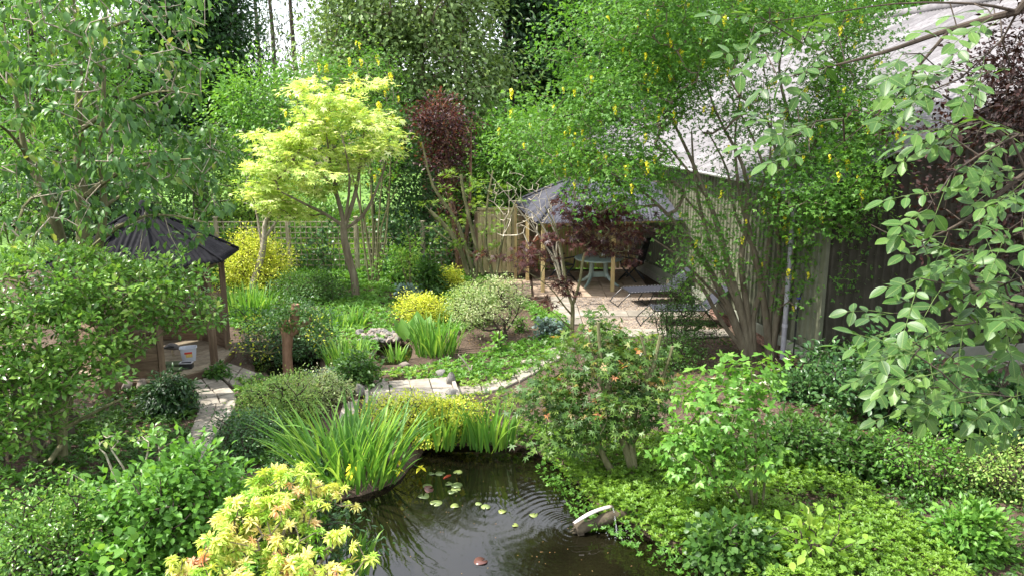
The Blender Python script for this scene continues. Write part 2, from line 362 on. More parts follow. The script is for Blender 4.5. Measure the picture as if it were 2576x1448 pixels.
TPL = dict(oval=T_oval(), lo=T_lo(), lance=T_lo(.14,.18,.04), lance8=T_oval(.16,.2,.05), round=T_oval(.38,.1,.05),
    lanc_lo=T_lo(.17,.12,.06), cherry=T_oval(.24,.28,.06), maple=T_maple(), palm7=T_maple(7,2.4,.26),
    trifol=T_multi(T_lo(.27,.1,.06), [(0,0,.6,(0,.35,0)),(1.15,0,.52,(0,.33,0)),(-1.15,0,.52,(0,.33,0))]),
    trifol8=T_multi(T_oval(.26,.14,.06), [(0,0,.68,(0,.3,0)),(1.1,0,.58,(0,.28,0)),(-1.1,0,.58,(0,.28,0))]),
    whorl6=whorl(T_obov(.22,.15,.07), 6, .45, 1., .3, 3), whorl9=whorl(T_obov(.15,.28,.06), 8, .30, 1., .3, 5, 5), whorlp=T_multi(T_oval(.135,.30,.07), [(2*PI*i/7+.3*math.sin(i*5.1),.08+.14*math.sin(i*3.3),1+.12*math.sin(i*7.7),(0,0,0)) for i in range(7)]+[(2*PI*(i+.5)/6+.3*math.sin(i*4.1),.55+.15*math.sin(i*2.3),.85+.1*math.sin(i*5.7),(0,0,.03)) for i in range(6)]+[(2*PI*i/4+.7,1.05,.55,(0,0,.05)) for i in range(4)]+[(2*PI*i/5+.4,-.45,.95,(0,0,-.12)) for i in range(5)]),
    tuft=whorl(T_lo(.24,.2,.06), 5, .6, 1., .5, 8), fern=T_multi(T_lo(.16,.1,.02), [(s*1.1,0,.42*(1-.8*t),(0,t,-.25*t*t)) for t in (.12,.28,.44,.6,.76) for s in (-1,1)]+[(0,0,.35,(0,.7,-.12))]),
    raceme=T_multi(T_lo(.45,.2,.1), [(a*2.4, -.85, .42*(1-.6*t), (0,0,-t)) for a, t in [(i, i/9) for i in range(9)]]))
for v_ in range(3):
    r_ = random.Random(40+v_)
    TPL['whorlp%d'%v_] = T_multi((lambda q: (q[0]*np.where(np.isin(np.arange(8),(4,6))[:,None],(.42,1,1),(1,1,1)),q[1]))(T_oval(.125+.02*v_,.22+.1*v_,.07)), [(2*PI*i/n0+r_.uniform(-.3,.3),r_.uniform(-.15,.3),r_.uniform(.75,1.15),(0,0,0)) for n0 in (6+v_%2,) for i in range(n0)]+[(2*PI*(i+.5)/5+r_.uniform(-.4,.4),r_.uniform(.4,.8),r_.uniform(.6,.95),(0,0,.03)) for i in range(5)]+[(r_.uniform(0,6.3),r_.uniform(.9,1.2),.5,(0,0,.05)) for i in range(3)]+[(r_.uniform(0,6.3),-r_.uniform(.3,.7),r_.uniform(.8,1),(0,0,-.14)) for i in range(5)])
def frames(dirs, ups):
    y = dirs/np.linalg.norm(dirs,axis=1,keepdims=True)
    x = np.cross(y, ups); nx = np.linalg.norm(x,axis=1,keepdims=True); bad = nx[:,0] < 1e-3
    x[bad] = (1,0,0); nx[bad] = 1; x /= nx; z = np.cross(x, y)
    return np.stack((x, y, z), axis=2)                     # columns
def scatter(tpl, pos, R, scale, rnd):
    tv, tf = TPL[tpl] if isinstance(tpl, str) else tpl
    n = len(pos); k = len(tv)
    V = np.einsum('nij,kj->nki', R, tv)*np.asarray(scale).reshape(-1,1,1)+pos[:,None,:]
    F = tf[None]+(np.arange(n)*k)[:,None,None]
    return V.reshape(-1,3), F.reshape(-1,tf.shape[1]), np.repeat(rnd, k)
LEAFC = {}
def leaf_objs(name, tpl, mat, parent, pos, R, scale, rnd):
    """single leaves as parts; they share eight meshes"""
    L = np.array(parent.location)
    for p, r, s, q in zip(pos, R, scale, rnd):
        tp0 = tpl; b = int(q*7.99)
        if tpl == 'whorlp': tp0 = 'whorlp%d'%rng.integers(3)
        k = (tp0, mat, b)
        if k not in LEAFC:
            tv, tf = TPL[tp0]; LEAFC[k] = mesh_np(name, tv, tf, mat, np.clip((b+.5)/8+.07*np.sin(np.arange(len(tv))//8*2.7+b),0,.999), lco=tv)
        o = obj(name, LEAFC[k], parent)
        M = Matrix(((r*s).tolist())).to_4x4(); M.translation = Vector((p-L).tolist()); o.matrix_local = M
# ---------------------------------------------------------------- plants
def E(x0, x1, y0, y1, d, ry=None, w=1.):                   # crown ellipsoid from its photo box and distance
    c = D((x0+x1)/2, (y0+y1)/2, d); m = mpp((x0+x1)/2, (y0+y1)/2, d)
    rx, rz = (x1-x0)/2*m, (y1-y0)/2*m; return (*c, rx, rx*.8 if ry is None else ry, rz, w)
def grow(limbs, targets, rtip, expo=2.3, bend=.12, gravity=0.):
    """connect cluster centres to the limbs; returns nodes, parents, radii for the twigs"""
    P = []; PA = []; minr = []
    for pl in limbs:
        for i, q in enumerate(pl):
            P.append(q[:3]); PA.append(len(P)-2 if i else -1); minr.append(q[3])
    nl = len(P); P = [np.array(p, float) for p in P]
    base = np.array(limbs[0][0][:3]); order = np.argsort(np.linalg.norm(targets-base, axis=1))
    A = np.zeros((nl+len(targets)*4, 3)); A[:nl] = P; n = nl
    for t in order:
        c = targets[t]; dv = A[:n]-c; dist = np.linalg.norm(dv, axis=1)
        cost = dist+.7*np.maximum(0, A[:n,2]-c[2]+.05)*(0 if gravity else 1)
        j = int(np.argmin(cost)); q = A[j]; L = dist[j]
        k = 1 if L < .25 else (2 if L < .8 else 4); prev = j
        off = rng.normal(size=3)*L*bend; off[2] += L*bend*(-gravity if gravity else -.6)
        for s in range(1, k+1):
            u = s/k; A[n] = q+(c-q)*u+off*math.sin(PI*u)*(1 if s < k else 0); PA.append(prev); prev = n; n += 1
    A = A[:n]; load = np.full(n, 0.); kids = np.zeros(n, int)
    for i in range(n):
        if PA[i] >= 0: kids[PA[i]] += 1
    load[kids == 0] = rtip**expo
    for i in range(n-1, nl-1, -1): load[PA[i]] += load[i] if PA[i] >= nl else 0
    return A, np.array(PA), np.maximum(load, 1e-12)**(1/expo), nl
def tubes_edges(A, PA, R, start, n=5, rmin=.0):
    idx = np.arange(start, len(A)); idx = idx[PA[idx] >= 0]
    p, q = A[PA[idx]], A[idx]; t = q-p; L = np.linalg.norm(t,axis=1,keepdims=True); t = t/np.maximum(L,1e-6)
    up = np.where(np.abs(t[:,2:3]) > .9, (1,0,0), (0,0,1)); x = np.cross(t, up); x /= np.linalg.norm(x,axis=1,keepdims=True); y = np.cross(t, x)
    r0 = np.maximum(np.where(PA[idx] >= start, R[PA[idx]], R[idx]*1.15), rmin); r0 = np.minimum(r0, R[idx]*1.5+rmin); r1 = np.maximum(R[idx], rmin)
    an = np.arange(n)*2*PI/n; ca, sa = np.cos(an), np.sin(an)
    ring = x[:,None,:]*ca[None,:,None]+y[:,None,:]*sa[None,:,None]
    V = np.concatenate((p[:,None,:]+ring*r0[:,None,None], q[:,None,:]+ring*r1[:,None,None]), axis=1)
    f = np.array([(k,(k+1)%n,n+(k+1)%n,n+k) for k in range(n)]); F = f[None]+(np.arange(len(idx))*2*n)[:,None,None]
    return V.reshape(-1,3), F.reshape(-1,4)
def smooth_line(pts, k=3):
    pts = np.array(pts, float); out = []
    for i in range(len(pts)-1):
        p0, p1, p2, p3 = pts[max(i-1,0)], pts[i], pts[i+1], pts[min(i+2,len(pts)-1)]
        for s in range(k):
            t = s/k; out.append(.5*((2*p1)+(-p0+p2)*t+(2*p0-5*p1+4*p2-p3)*t*t+(-p0+3*p1-3*p2+p3)*t**3))
    out.append(pts[-1]); return np.array(out)
def plant(name, label, cat, base, limbs, crown, ncl, nleaf, tpl, size, mat, bark='bark_grey', cr=.25, flat=.7, hang=0., rtip=.006,
          nobj=0, bark2=None, leafname='leaf', shell=.55, group=None, up=1., out_w=.8, extra=None, gravity=0., bend=.12, twigs=True, jit=.45, zmin=.03, rb=(0,1), crown_name='crown', clip=None, rag=.55):
    base = np.array(base, float)
    t = thing(name, label, cat, base.tolist(), group)
    limbs = [smooth_line(pl) for pl in limbs]
    mb = MB()
    for pl in limbs: mb.tube(pl[:,:3]+vnoise(pl[:,:3]*7,1,3)[:,None]*pl[:,3:4]*.25, pl[:,3].tolist(), 9 if pl[0,3] > .05 else 6)
    if limbs: mb.build('trunk' if cat in ('tree',) else 'stem', bark, t)
    w = np.array([c[6]*c[3]*c[5]*(c[4]**.6) for c in crown]); w /= w.sum(); ix = rng.choice(len(crown), ncl, p=w)
    C = np.array([c[:6] for c in crown])[ix]
    d = rng.normal(size=(ncl,3)); d /= np.linalg.norm(d,axis=1,keepdims=True)
    u = rng.random(ncl)**(1/3); u = u*(1-shell)+shell*(1-.25*rng.random(ncl)**1.6)
    u = u*(1+rag*vnoise(d*3+C[:,:3]*.7,1.6,int(rng.integers(1e6))))*np.where(rng.random(ncl)<.16,rng.uniform(1,1.25,ncl),1)
    cc = C[:,:3]+d*u[:,None]*C[:,3:]; cc[:,2] = np.maximum(cc[:,2], base[2]+zmin)
    if clip is not None: k = clip(cc); cc, C, d = cc[k], C[k], d[k]; ncl = len(cc)
    if twigs and limbs:
        A, PA, R, nl = grow(limbs, cc, rtip, bend=bend, gravity=gravity)
        V, F = tubes_edges(A, PA, R, nl, 5, rtip*.7); obj('branches', mesh_np('branches', V-base, F, bark2 or bark, smooth=True), t)['kind'] = 'stuff'
    m = np.maximum(1, rng.poisson(nleaf, ncl)); ci = np.repeat(np.arange(ncl), m); N = len(ci)
    off = rng.normal(size=(N,3))*cr; off[:,2] *= flat
    pos = cc[ci]+off; pos[:,2] = np.maximum(pos[:,2], base[2]+.015)
    dirs = off/np.maximum(np.linalg.norm(off,axis=1,keepdims=True),1e-5)*.7+d[ci]*out_w*.5+rng.normal(size=(N,3))*jit
    dirs[:,2] += -hang
    ups = np.array((0,0,1.))*up+d[ci]*.55+rng.normal(size=(N,3))*jit
    Rm = frames(dirs, ups)
    rc = rng.random(ncl)*.5; rnd = np.clip(rb[0]+(rb[1]-rb[0])*(rc[ci]+rng.random(N)*.5), 0, .999)
    sc = size*rng.uniform(.7,1.2,N)
    if nobj:
        dist = np.linalg.norm(pos-np.array((0,0,CAM_H)),axis=1)
        vis = np.abs(pos[:,0]/np.maximum(pos[:,1],.1)) < .66
        k = np.argsort(dist+np.where(vis,0,100)+rng.random(N)*.8)[:nobj]; msk = np.zeros(N,bool); msk[k] = True
        leaf_objs(leafname, tpl, mat, t, pos[msk], Rm[msk], sc[msk], rnd[msk])
        pos, Rm, sc, rnd = pos[~msk], Rm[~msk], sc[~msk], rnd[~msk]
    if len(pos):
        V, F, q = scatter(tpl, pos-base, Rm, sc, rnd)
        o = obj(crown_name, mesh_np(crown_name, V, F, mat, q), t)
        o['kind'] = 'stuff'
    if extra:                                              # second scatter: flowers and the like
        nm, etpl, n2, es, emat, eh = extra; ci = rng.choice(ncl, n2); p2 = cc[ci]+rng.normal(size=(n2,3))*cr*.6
        p2 = p2[p2[:,1] < np.percentile(p2[:,1], 75)] if n2 > 40 else p2; n2 = len(p2)
        R2 = frames(rng.normal(size=(n2,3))*np.array((1,1,.12)), np.tile((0,0,1.),(n2,1)))
        leaf_objs(nm, etpl, emat, t, p2, R2, es*rng.uniform(.6,1.2,n2), rng.random(n2))
    return t
def mound(name, label, x0, x1, ytop, ybase, ncl, nleaf, tpl, size, mat, cat='shrub', bark='bark_dark', cr=None, group=None, stems=5, **kw):
    b = G((x0+x1)/2, ybase); m = mpp((x0+x1)/2, ybase, b[1]); rx = (x1-x0)/2*m; ry = rx*kw.pop('deep', .75)
    base = np.array((b[0], b[1]+ry*.6, 0.)); top = D((x0+x1)/2, ytop, base[1])[2]
    limbs = []
    for i in range(stems):
        a = 2*PI*i/stems+rng.random(); q = base+np.array((math.cos(a)*rx*.08, math.sin(a)*ry*.08, 0))
        limbs.append([(*q,.022),(*(q+np.array((math.cos(a)*rx*.3,math.sin(a)*ry*.3,top*.35))),.014),(*(q+np.array((math.cos(a)*rx*.5,math.sin(a)*ry*.5,top*.66))),.007)])
    return plant(name, label, cat, base, limbs, [(base[0],base[1],top*.45,rx,ry,top*.55,1)], ncl, nleaf, tpl, size, mat, bark, cr=cr or rx*.16, group=group, crown_name='foliage', rag=kw.pop('rag',.9), **kw)
BLADES = {}
def blade_mesh(i, mat):
    if (i, mat) in BLADES: return BLADES[(i, mat)]
    r = random.Random(i*13+5); n = 7; bend = .18+1.25*(i/11)**1.2; tw = r.uniform(-.5,.5); V = []; F = []
    y = z = 0.; ang = r.uniform(.02,.12); w0 = r.uniform(.015,.022)
    for k in range(n+1):
        u = k/n; wd = w0*(1-u**2.6)*(.75+.5*math.sin(min(u*2.2,1)*PI/2)); a = tw*u; dx = math.cos(a)*wd
        V += [(-dx, y-.4*wd, z), (0, y+.15*wd, z), (dx, y-.4*wd, z)]
        ang += bend*(.05+.75*u*u)*2.2/n*1.6; y += math.sin(ang)/n; z += math.cos(ang)/n
    for k in range(n):
        b = k*3
        for s in (0,1): F.append((b+s, b+s+1, b+s+4, b+s+3))
    me = mesh_np('leaf', V, F, mat, np.full(len(V), (i*5%12)/12), True); BLADES[(i, mat)] = me; return me
def iris(label, x, y, r, n, h, group='sword-leaved clumps round the water', flowers=(), lean=.35, mat='leaf_iris', name='iris_clump', fan=None, z0=-.02, ryk=.7):
    b = G(x, y, z0); t = thing(name, label, 'iris', b.tolist(), group)
    for i in range(n):
        a = rng.random()*2*PI; q = math.sqrt(rng.random())*r; px, py = math.cos(a)*q, math.sin(a)*q*ryk
        th = math.atan2(py, px) + rng.normal()*.8 if fan is None else fan+rng.normal()*.9
        k = min(11, int(abs(rng.normal())*3.2+q/r*3)); s = h*rng.uniform(.62,1.12)
        o = obj('leaf', blade_mesh(k, mat), t); o.location = (px, py, 0)
        o.rotation_euler = (rng.normal()*.08-lean*q/r*.6, rng.normal()*.08, th-PI/2); o.scale = (rng.uniform(.8,1.2), s, s)
        o.rotation_mode = 'XYZ'
    for fx, fy, fd in flowers:
        p = D(fx, fy, fd)-b; q = np.array((p[0]*.6, p[1]*.6+.05, 0)); mid = (p+q)/2+np.array((0,0,.12))
        o = MB().tube([q, mid, p], [.007,.006,.005], 6).build('flower_stalk', 'leaf_iris', t, False)
        tv, tf = T_multi(T_oval(.36,.5,.05), [(2*PI*k/3+fx, -.1, .085, (0,0,0)) for k in range(3)]+[(2*PI*k/3+1+fx, .9, .05, (0,0,0)) for k in range(3)])
        me = mesh_np('flower', tv, tf, 'petal_yellow', rng.random(len(tv))); obj('flower', me, o, p)
    return t
def carpet(name, label, cat, polys, dens, tpl, size, mat, zr=(.02,.1), up=1.4, jit=.5, hole=None, patch=0., pole=None, rb=(0,1), tilt=.4):
    P = []
    for poly in polys:
        W = np.array([G(a,b)[:2] for a, b in poly]); lo, hi = W.min(0), W.max(0)
        n = int((hi-lo).prod()*dens); q = lo+rng.random((n,2))*(hi-lo); P.append(q[inpoly(q, W)])
    P = np.vstack(P)
    if hole: 
        for h in hole: P = P[~inpoly(P, h)]
    if patch: P = P[vnoise(P, 2.2, 5)+rng.normal(size=len(P))*.18 > patch-.5]
    n = len(P); hz = (vnoise(P,1.6,9)*.5+.5)
    z = zr[0]+(zr[1]-zr[0])*np.clip(hz*.7+rng.random(n)*.5,0,1)*rng.uniform(.35,1,n)
    pos = np.column_stack((P, z)); a = rng.random(n)*2*PI
    dirs = np.column_stack((np.cos(a), np.sin(a), rng.normal(size=n)*tilt)); ups = np.array((0,0,up))+rng.normal(size=(n,3))*jit
    rnd = np.clip(rb[0]+(rb[1]-rb[0])*(.5*rng.random(n)+.5*np.clip(vnoise(P,3.1,4)*.8+.5,0,1)),0,.999)
    V, F, q = scatter(tpl, pos, frames(dirs, ups), size*rng.uniform(.6,1.25,n), rnd)
    return tag(obj(name, mesh_np(name, V, F, mat, q)), label, cat, kind='stuff')
# ================================================================ SETTING
POND = np.array([G(*p,-.15)[:2] for p in [(1085,1128),(1200,1126),(1300,1124),(1375,1160),(1435,1205),(1478,1270),(1545,1315),(1640,1365),(1800,1442),(1960,1530)]]
    + [(3.0,6.2),(2.2,5.2),(.3,4.8),(-1.6,5.2),(-2.4,6.2)] + [G(*p,-.15)[:2] for p in [(830,1440),(770,1375),(770,1310),(830,1268),(920,1250),(1010,1215),(1050,1170)]])
POOL = np.array([G(*p,-.12)[:2] for p in [(955,875),(990,862),(1030,866),(1035,900),(1010,925),(965,925),(945,905)]])
GULLY = np.array([G(*p,-.1)[:2] for p in [(640,905),(740,880),(800,905),(800,945),(700,950),(650,935)]])
def ground():
    xs = np.concatenate((np.array([-300,-150,-80,-50,-32,-22,-16]), np.arange(-12,12.01,.14), np.array([16,22,32,50,80,150,300])))
    ys = np.concatenate((np.array([-200,-80,-30,-10,0]), np.arange(3,26.01,.14), np.array([28,31,36,44,60,90,150,300,600])))
    X, Y = np.meshgrid(xs, ys); P = np.column_stack((X.ravel(), Y.ravel())); z = vnoise(P,1.3,2)*.018+vnoise(P,5,3)*.008-.012
    for poly, dep, wd in ((POND,.55,.25),(POOL,.3,.15),(GULLY,.25,.2)):
        s = polydist(P, poly)*np.where(inpoly(P,poly),1,-1); z = z-dep*np.clip((s+wd*.45)/wd,0,1)**.8
    ny, nx = X.shape; i = np.arange(ny*nx).reshape(ny,nx)
    F = np.stack((i[:-1,:-1],i[:-1,1:],i[1:,1:],i[1:,:-1]),axis=-1).reshape(-1,4)
    tag(obj('ground', mesh_np('ground', np.column_stack((P,z)), F, 'soil', smooth=True)), kind='structure')
ground()
def water(name, poly, z, step, ripple):
    lo, hi = poly.min(0)-.25, poly.max(0)+.25; xs = np.arange(lo[0],hi[0],step); ys = np.arange(lo[1],hi[1],step)
    X, Y = np.meshgrid(xs,ys); P = np.column_stack((X.ravel(),Y.ravel())); h = vnoise(P,5,8)*.0008+vnoise(P,13,18)*.0003
    if ripple is not None:
        for (cx, cy_), amp, lam, fall in ripple:
            r = np.hypot(P[:,0]-cx, P[:,1]-cy_); wob = 1+.10*vnoise(P,3,12)+.04*vnoise(P,9,13)
            h = h+amp*np.sin(2*PI*r*wob/lam)*np.exp(-r/fall)*np.clip(r/.12,0,1)
    keep = (inpoly(P,poly) | (polydist(P,poly) < .22)).reshape(X.shape)
    ny, nx = X.shape; i = np.arange(ny*nx).reshape(ny,nx)
    F = np.stack((i[:-1,:-1],i[:-1,1:],i[1:,1:],i[1:,:-1]),axis=-1).reshape(-1,4)
    kf = (keep[:-1,:-1]&keep[:-1,1:]&keep[1:,1:]&keep[1:,:-1]).ravel(); F = F[kf]
    u, inv = np.unique(F, return_inverse=True); V = np.column_stack((P,z+h))[u]
    tag(obj(name, mesh_np(name, V, inv.reshape(-1,4), 'water', smooth=True)), kind='structure')
SPL = G(1552,1345,-.15)[:2]; LOGE = G(1450,1330,-.15)[:2]
water('pond_water', POND, -.15, .027, [(SPL,.0016,.10,.6),(LOGE,.0020,.09,.7),((-.3,9.0),.0004,.16,2.0)])
water('pool_water', POOL, -.12, .05, None); water('gully_water', GULLY, -.10, .06, None)
# lawn beyond the trellis
lw = MB(); lw.add([(-60,22.9,.012),(2.9,22.9,.012),(2.9,60,.012),(-60,60,.012)], [(0,1,2,3)])
tag(lw.build('lawn','grass_base'), kind='structure')
def grass_on(name, label, x0, x1, y0, y1, n, size, mat):
    P = np.column_stack((rng.uniform(x0,x1,n), y0+(y1-y0)*rng.random(n)**1.5, np.full(n,.015)))
    a = rng.random(n)*2*PI; dirs = np.column_stack((np.cos(a)*.5,np.sin(a)*.5,np.full(n,.9)))
    ups = rng.normal(size=(n,3)); V,F,q = scatter('lance',P,frames(dirs,ups),size*rng.uniform(.6,1.3,n),rng.random(n))
    tag(obj(name,mesh_np(name,V,F,mat,q)),label,'grass',kind='stuff')
grass_on('lawn_grass','bright rough grass growing beyond the trellis',-14,2.8,22.9,36,26000,.17,'leaf_lime')
# ---------------------------------------------------------------- paving
def slab_obj(parent, pts, th=.05, mat='slab', name='slab', top=.035):
    c = np.mean(pts,axis=0); t = top+rng.uniform(-.006,.006); k = .012
    ins = [p+(c-p)/np.linalg.norm(c-p)*k for p in pts]
    V = [(*p,t-th) for p in pts]+[(*p,t-.008) for p in pts]+[(*p,t) for p in ins]; n = len(pts)
    F = [tuple(range(2*n,3*n))]+[(i,(i+1)%n,n+(i+1)%n,n+i) for i in range(n)]+[(n+i,n+(i+1)%n,2*n+(i+1)%n,2*n+i) for i in range(n)]
    m = MB(); m.add(np.array(V)-np.array((*c,0)), F)
    return obj(name, m.mesh(name, mat), parent, (c[0],c[1],0))
def slab_strip(parent, A, B, rows, cols, gap=.012, mat='slab', jit=.008):
    """slabs between two edge lines A and B (world points)"""
    A, B = np.array(A), np.array(B)
    def at(L, u):
        s = np.concatenate(([0],np.cumsum(np.linalg.norm(np.diff(L,axis=0),axis=1)))); x = u*s[-1]
        return np.array((np.interp(x,s,L[:,0]),np.interp(x,s,L[:,1])))
    for i in range(rows):
        off = rng.uniform(-.12,.12) if cols > 1 else 0
        cuts = [0]+[min(max((j+off)/cols,.15),.85) for j in range(1,cols)]+[1]
        for j in range(cols):
            u0, u1 = i/rows, (i+1)/rows; v0, v1 = cuts[j], cuts[j+1]
            q = [at(A,u)*(1-v)+at(B,u)*v for u, v in ((u0,v0),(u0,v1),(u1,v1),(u1,v0))]
            c = sum(q)/4; q = [p+(c-p)/np.linalg.norm(c-p)*gap*1.2+rng.normal(size=2)*jit for p in q]
            slab_obj(parent, q, mat=mat)
g2 = lambda *p: G(*p)[:2]
gp = tag(link(bpy.data.objects.new('garden_path',None)), kind='structure')
slab_strip(gp, [g2(440,1185),g2(455,1130),g2(490,1060),g2(500,1020),g2(470,965)], [g2(520,1180),g2(530,1110),g2(590,1040),g2(600,1000),g2(548,945)], 11, 2)
slab_strip(gp, [g2(548,945),g2(575,915)], [g2(600,985),g2(645,940)], 3, 2)
bp_ = tag(link(bpy.data.objects.new('stepping_path',None)), kind='structure')
slab_strip(bp_, [g2(1145,975),g2(1220,968),g2(1290,930),g2(1360,888),g2(1420,855)], [g2(1150,995),g2(1240,990),g2(1330,950),g2(1395,912),g2(1450,880)], 8, 1)
slab_strip(bp_, [g2(905,1005),g2(860,1020)], [g2(905,1045),g2(850,1060)], 1, 1)
pa = tag(link(bpy.data.objects.new('patio',None)), kind='structure')
def quadgrid(parent, x0, x1, y0, y1, sx, sy, mat, skip=None):
    nx, ny = max(1,round((x1-x0)/sx)), max(1,round((y1-y0)/sy)); sx, sy = (x1-x0)/nx, (y1-y0)/ny
    for i in range(nx):
        for j in range(ny):
            cx, cyy = x0+(i+.5)*sx, y0+(j+.5)*sy
            if skip and skip(cx,cyy): continue
            q = [np.array((cx+a*(sx/2-.007),cyy+b*(sy/2-.007)))+rng.normal(size=2)*.004 for a,b in ((-1,-1),(1,-1),(1,1),(-1,1))]
            slab_obj(parent, q, mat=mat)
wallx = lambda y: 5.36-.179*(y-13.4)
quadgrid(pa, .55, 3.55, 19.45, 22.45, .6, .6, 'slab_pink')                    # floor under the shelter
quadgrid(pa, .95, 1.55, 16.9, 19.45, .6, .62, 'slab')                         # left run
quadgrid(pa, 1.55, 4.3, 17.55, 18.1, .6, .55, 'slab')                        # cross run
quadgrid(pa, 1.55, 4.6, 15.95, 16.5, .6, .55, 'slab', lambda x,y: x > wallx(y)-.1)
quadgrid(pa, -.6, .5, 19.7, 21.4, .22, .22, 'slab_pink', lambda x,y: (x+.6) < (20.2-y)*.9)
gv = MB()
for (x0,x1,y0,y1) in ((1.56,4.0,18.11,19.44),(1.56,4.2,16.51,17.54)): gv.add([(x0,y0,.014),(x1,y0,.014),(x1,y1,.014),(x0,y1,.014)],[(0,1,2,3)])
tag(gv.build('gravel_bed','gravel'), 'pale gravel raked between the patio slabs', 'gravel', kind='stuff')
n = 5200; P = np.column_stack((rng.uniform(1.57,4.0,n), rng.uniform(16.52,19.42,n), np.full(n,.018))); P = P[~((P[:,1] > 17.5)&(P[:,1] < 18.15))]
pe = (np.array([(.5,0,0),(0,.5,0),(-.5,0,0),(0,-.5,0),(0,0,.4)]), np.array([(0,1,4),(1,2,4),(2,3,4),(3,0,4)]))
V,F,q = scatter(pe, P, frames(rng.normal(size=(len(P),3))*np.array((1,1,.2)), np.tile((0,0,1.),(len(P),1))), rng.uniform(.02,.05,len(P)), rng.random(len(P)))
tag(obj('pebbles', mesh_np('pebbles',V,F,'stone_pink',q)), 'loose pale pebbles on the gravel by the loungers', 'pebbles', kind='stuff')
# ================================================================ GAZEBO
def corr_patch(p00, p10, p11, p01, period, amp, rows=1, per=8):
    """corrugated sheet; corrugations run from the p00-p10 edge to the p01-p11 edge"""
    p00,p10,p11,p01 = [np.array(p,float) for p in (p00,p10,p11,p01)]
    n = np.cross(p10-p00, p01-p00); n /= np.linalg.norm(n); n *= np.sign(n[2]) or 1
    nu = max(2,int(np.linalg.norm(p10-p00)/period*per)); V = []; F = []
    ed = (p10-p00)/np.linalg.norm(p10-p00)
    for j in range(rows+1):
        v = j/rows
        for i in range(nu+1):
            u = i/nu; a = p00*(1-u)+p10*u; b = p01*(1-u)+p11*u
            q = a*(1-v)+b*v; V.append(q+n*amp*math.sin(2*PI*((q-p00)@ed)/period))
    for j in range(rows):
        for i in range(nu): k = j*(nu+1)+i; F.append((k,k+1,k+nu+2,k+nu+1))
    return V, F
def gazebo():
    c = np.array((-6.52,14.13)); th0 = math.radians(-17.5); R = 1.24
    ang = [th0+k*PI/4 for k in range(8)]; vtx = [c+R*np.array((math.cos(a),math.sin(a))) for a in ang]
    t = thing('gazebo','eight-sided timber gazebo with black corrugated roof and open deck front','gazebo',(c[0],c[1],0))
    # deck boards clipped to the octagon
    oct_ = [c+(R+.10)*np.array((math.cos(a),math.sin(a))) for a in ang]; dn = np.array((math.cos(.95),math.sin(.95))); k = -1.5
    while k < 1.5:
        pl = clip_half(oct_, c+np.array((-dn[1],dn[0]))*(k+.006), np.array((-dn[1],dn[0])))
        pl = clip_half(pl, c+np.array((-dn[1],dn[0]))*(k+.114), -np.array((-dn[1],dn[0]))) if pl else pl
        if len(pl) > 2: MB().prism([tuple(p) for p in pl],.12,.15+rng.uniform(-.002,.002)).build('deck_board','deck',t)
        k += .12
    for i in range(8):
        a, b = oct_[i], oct_[(i+1)%8]; MB().beam((*a,.055),(*b,.055),.03,.13).build('skirt_board','wood_brown_h',t)
        p = vtx[i]; MB().box((*p,1.06),(.10,.10,1.86),Matrix.Rotation(ang[i],3,'Z')).build('post','wood_brown',t)
        q = vtx[(i+1)%8]; MB().beam((*p,1.92),(*q,1.92),.05,.12).build('wall_plate','wood_brown',t)
        if i not in (7,0):                                  # the two front sides are open
            d = (q-p)/np.linalg.norm(q-p); a2, b2 = p+d*.055, q-d*.055
            for r in range(5): MB().beam((*a2,.225+r*.145),(*b2,.225+r*.145),.03,.14).build('wall_board','wood_brown_h',t)
            MB().beam((*a2,.975),(*b2,.975),.10,.035).build('rail','wood_brown',t)
    apex = np.array((c[0],c[1],2.93)); RR = 1.58; ev = [np.array((*(c+RR*np.array((math.cos(a),math.sin(a)))),2.03)) for a in ang]
    for i in range(8):
        a, b = ev[i], ev[(i+1)%8]; m = MB(); V,F = corr_patch(a,b,apex,apex,.095,.016,14,10); m.add(V,F); m.sm = True
        o = m.build('roof_sheet','roof_black',t); o.modifiers.new('thick','SOLIDIFY').thickness = .006
        cap = MB().tube([a+np.array((0,0,.03)),(a+apex)/2+np.array((0,0,.035)),apex+np.array((0,0,.03))],.02,8); cap.build('ridge_cap','roof_black',t)
    MB().lathe([(0,.12),(.05,.10),(.09,.04),(.12,-.03)],12,tuple(apex)).build('roof_cap','roof_black',t)
gazebo()
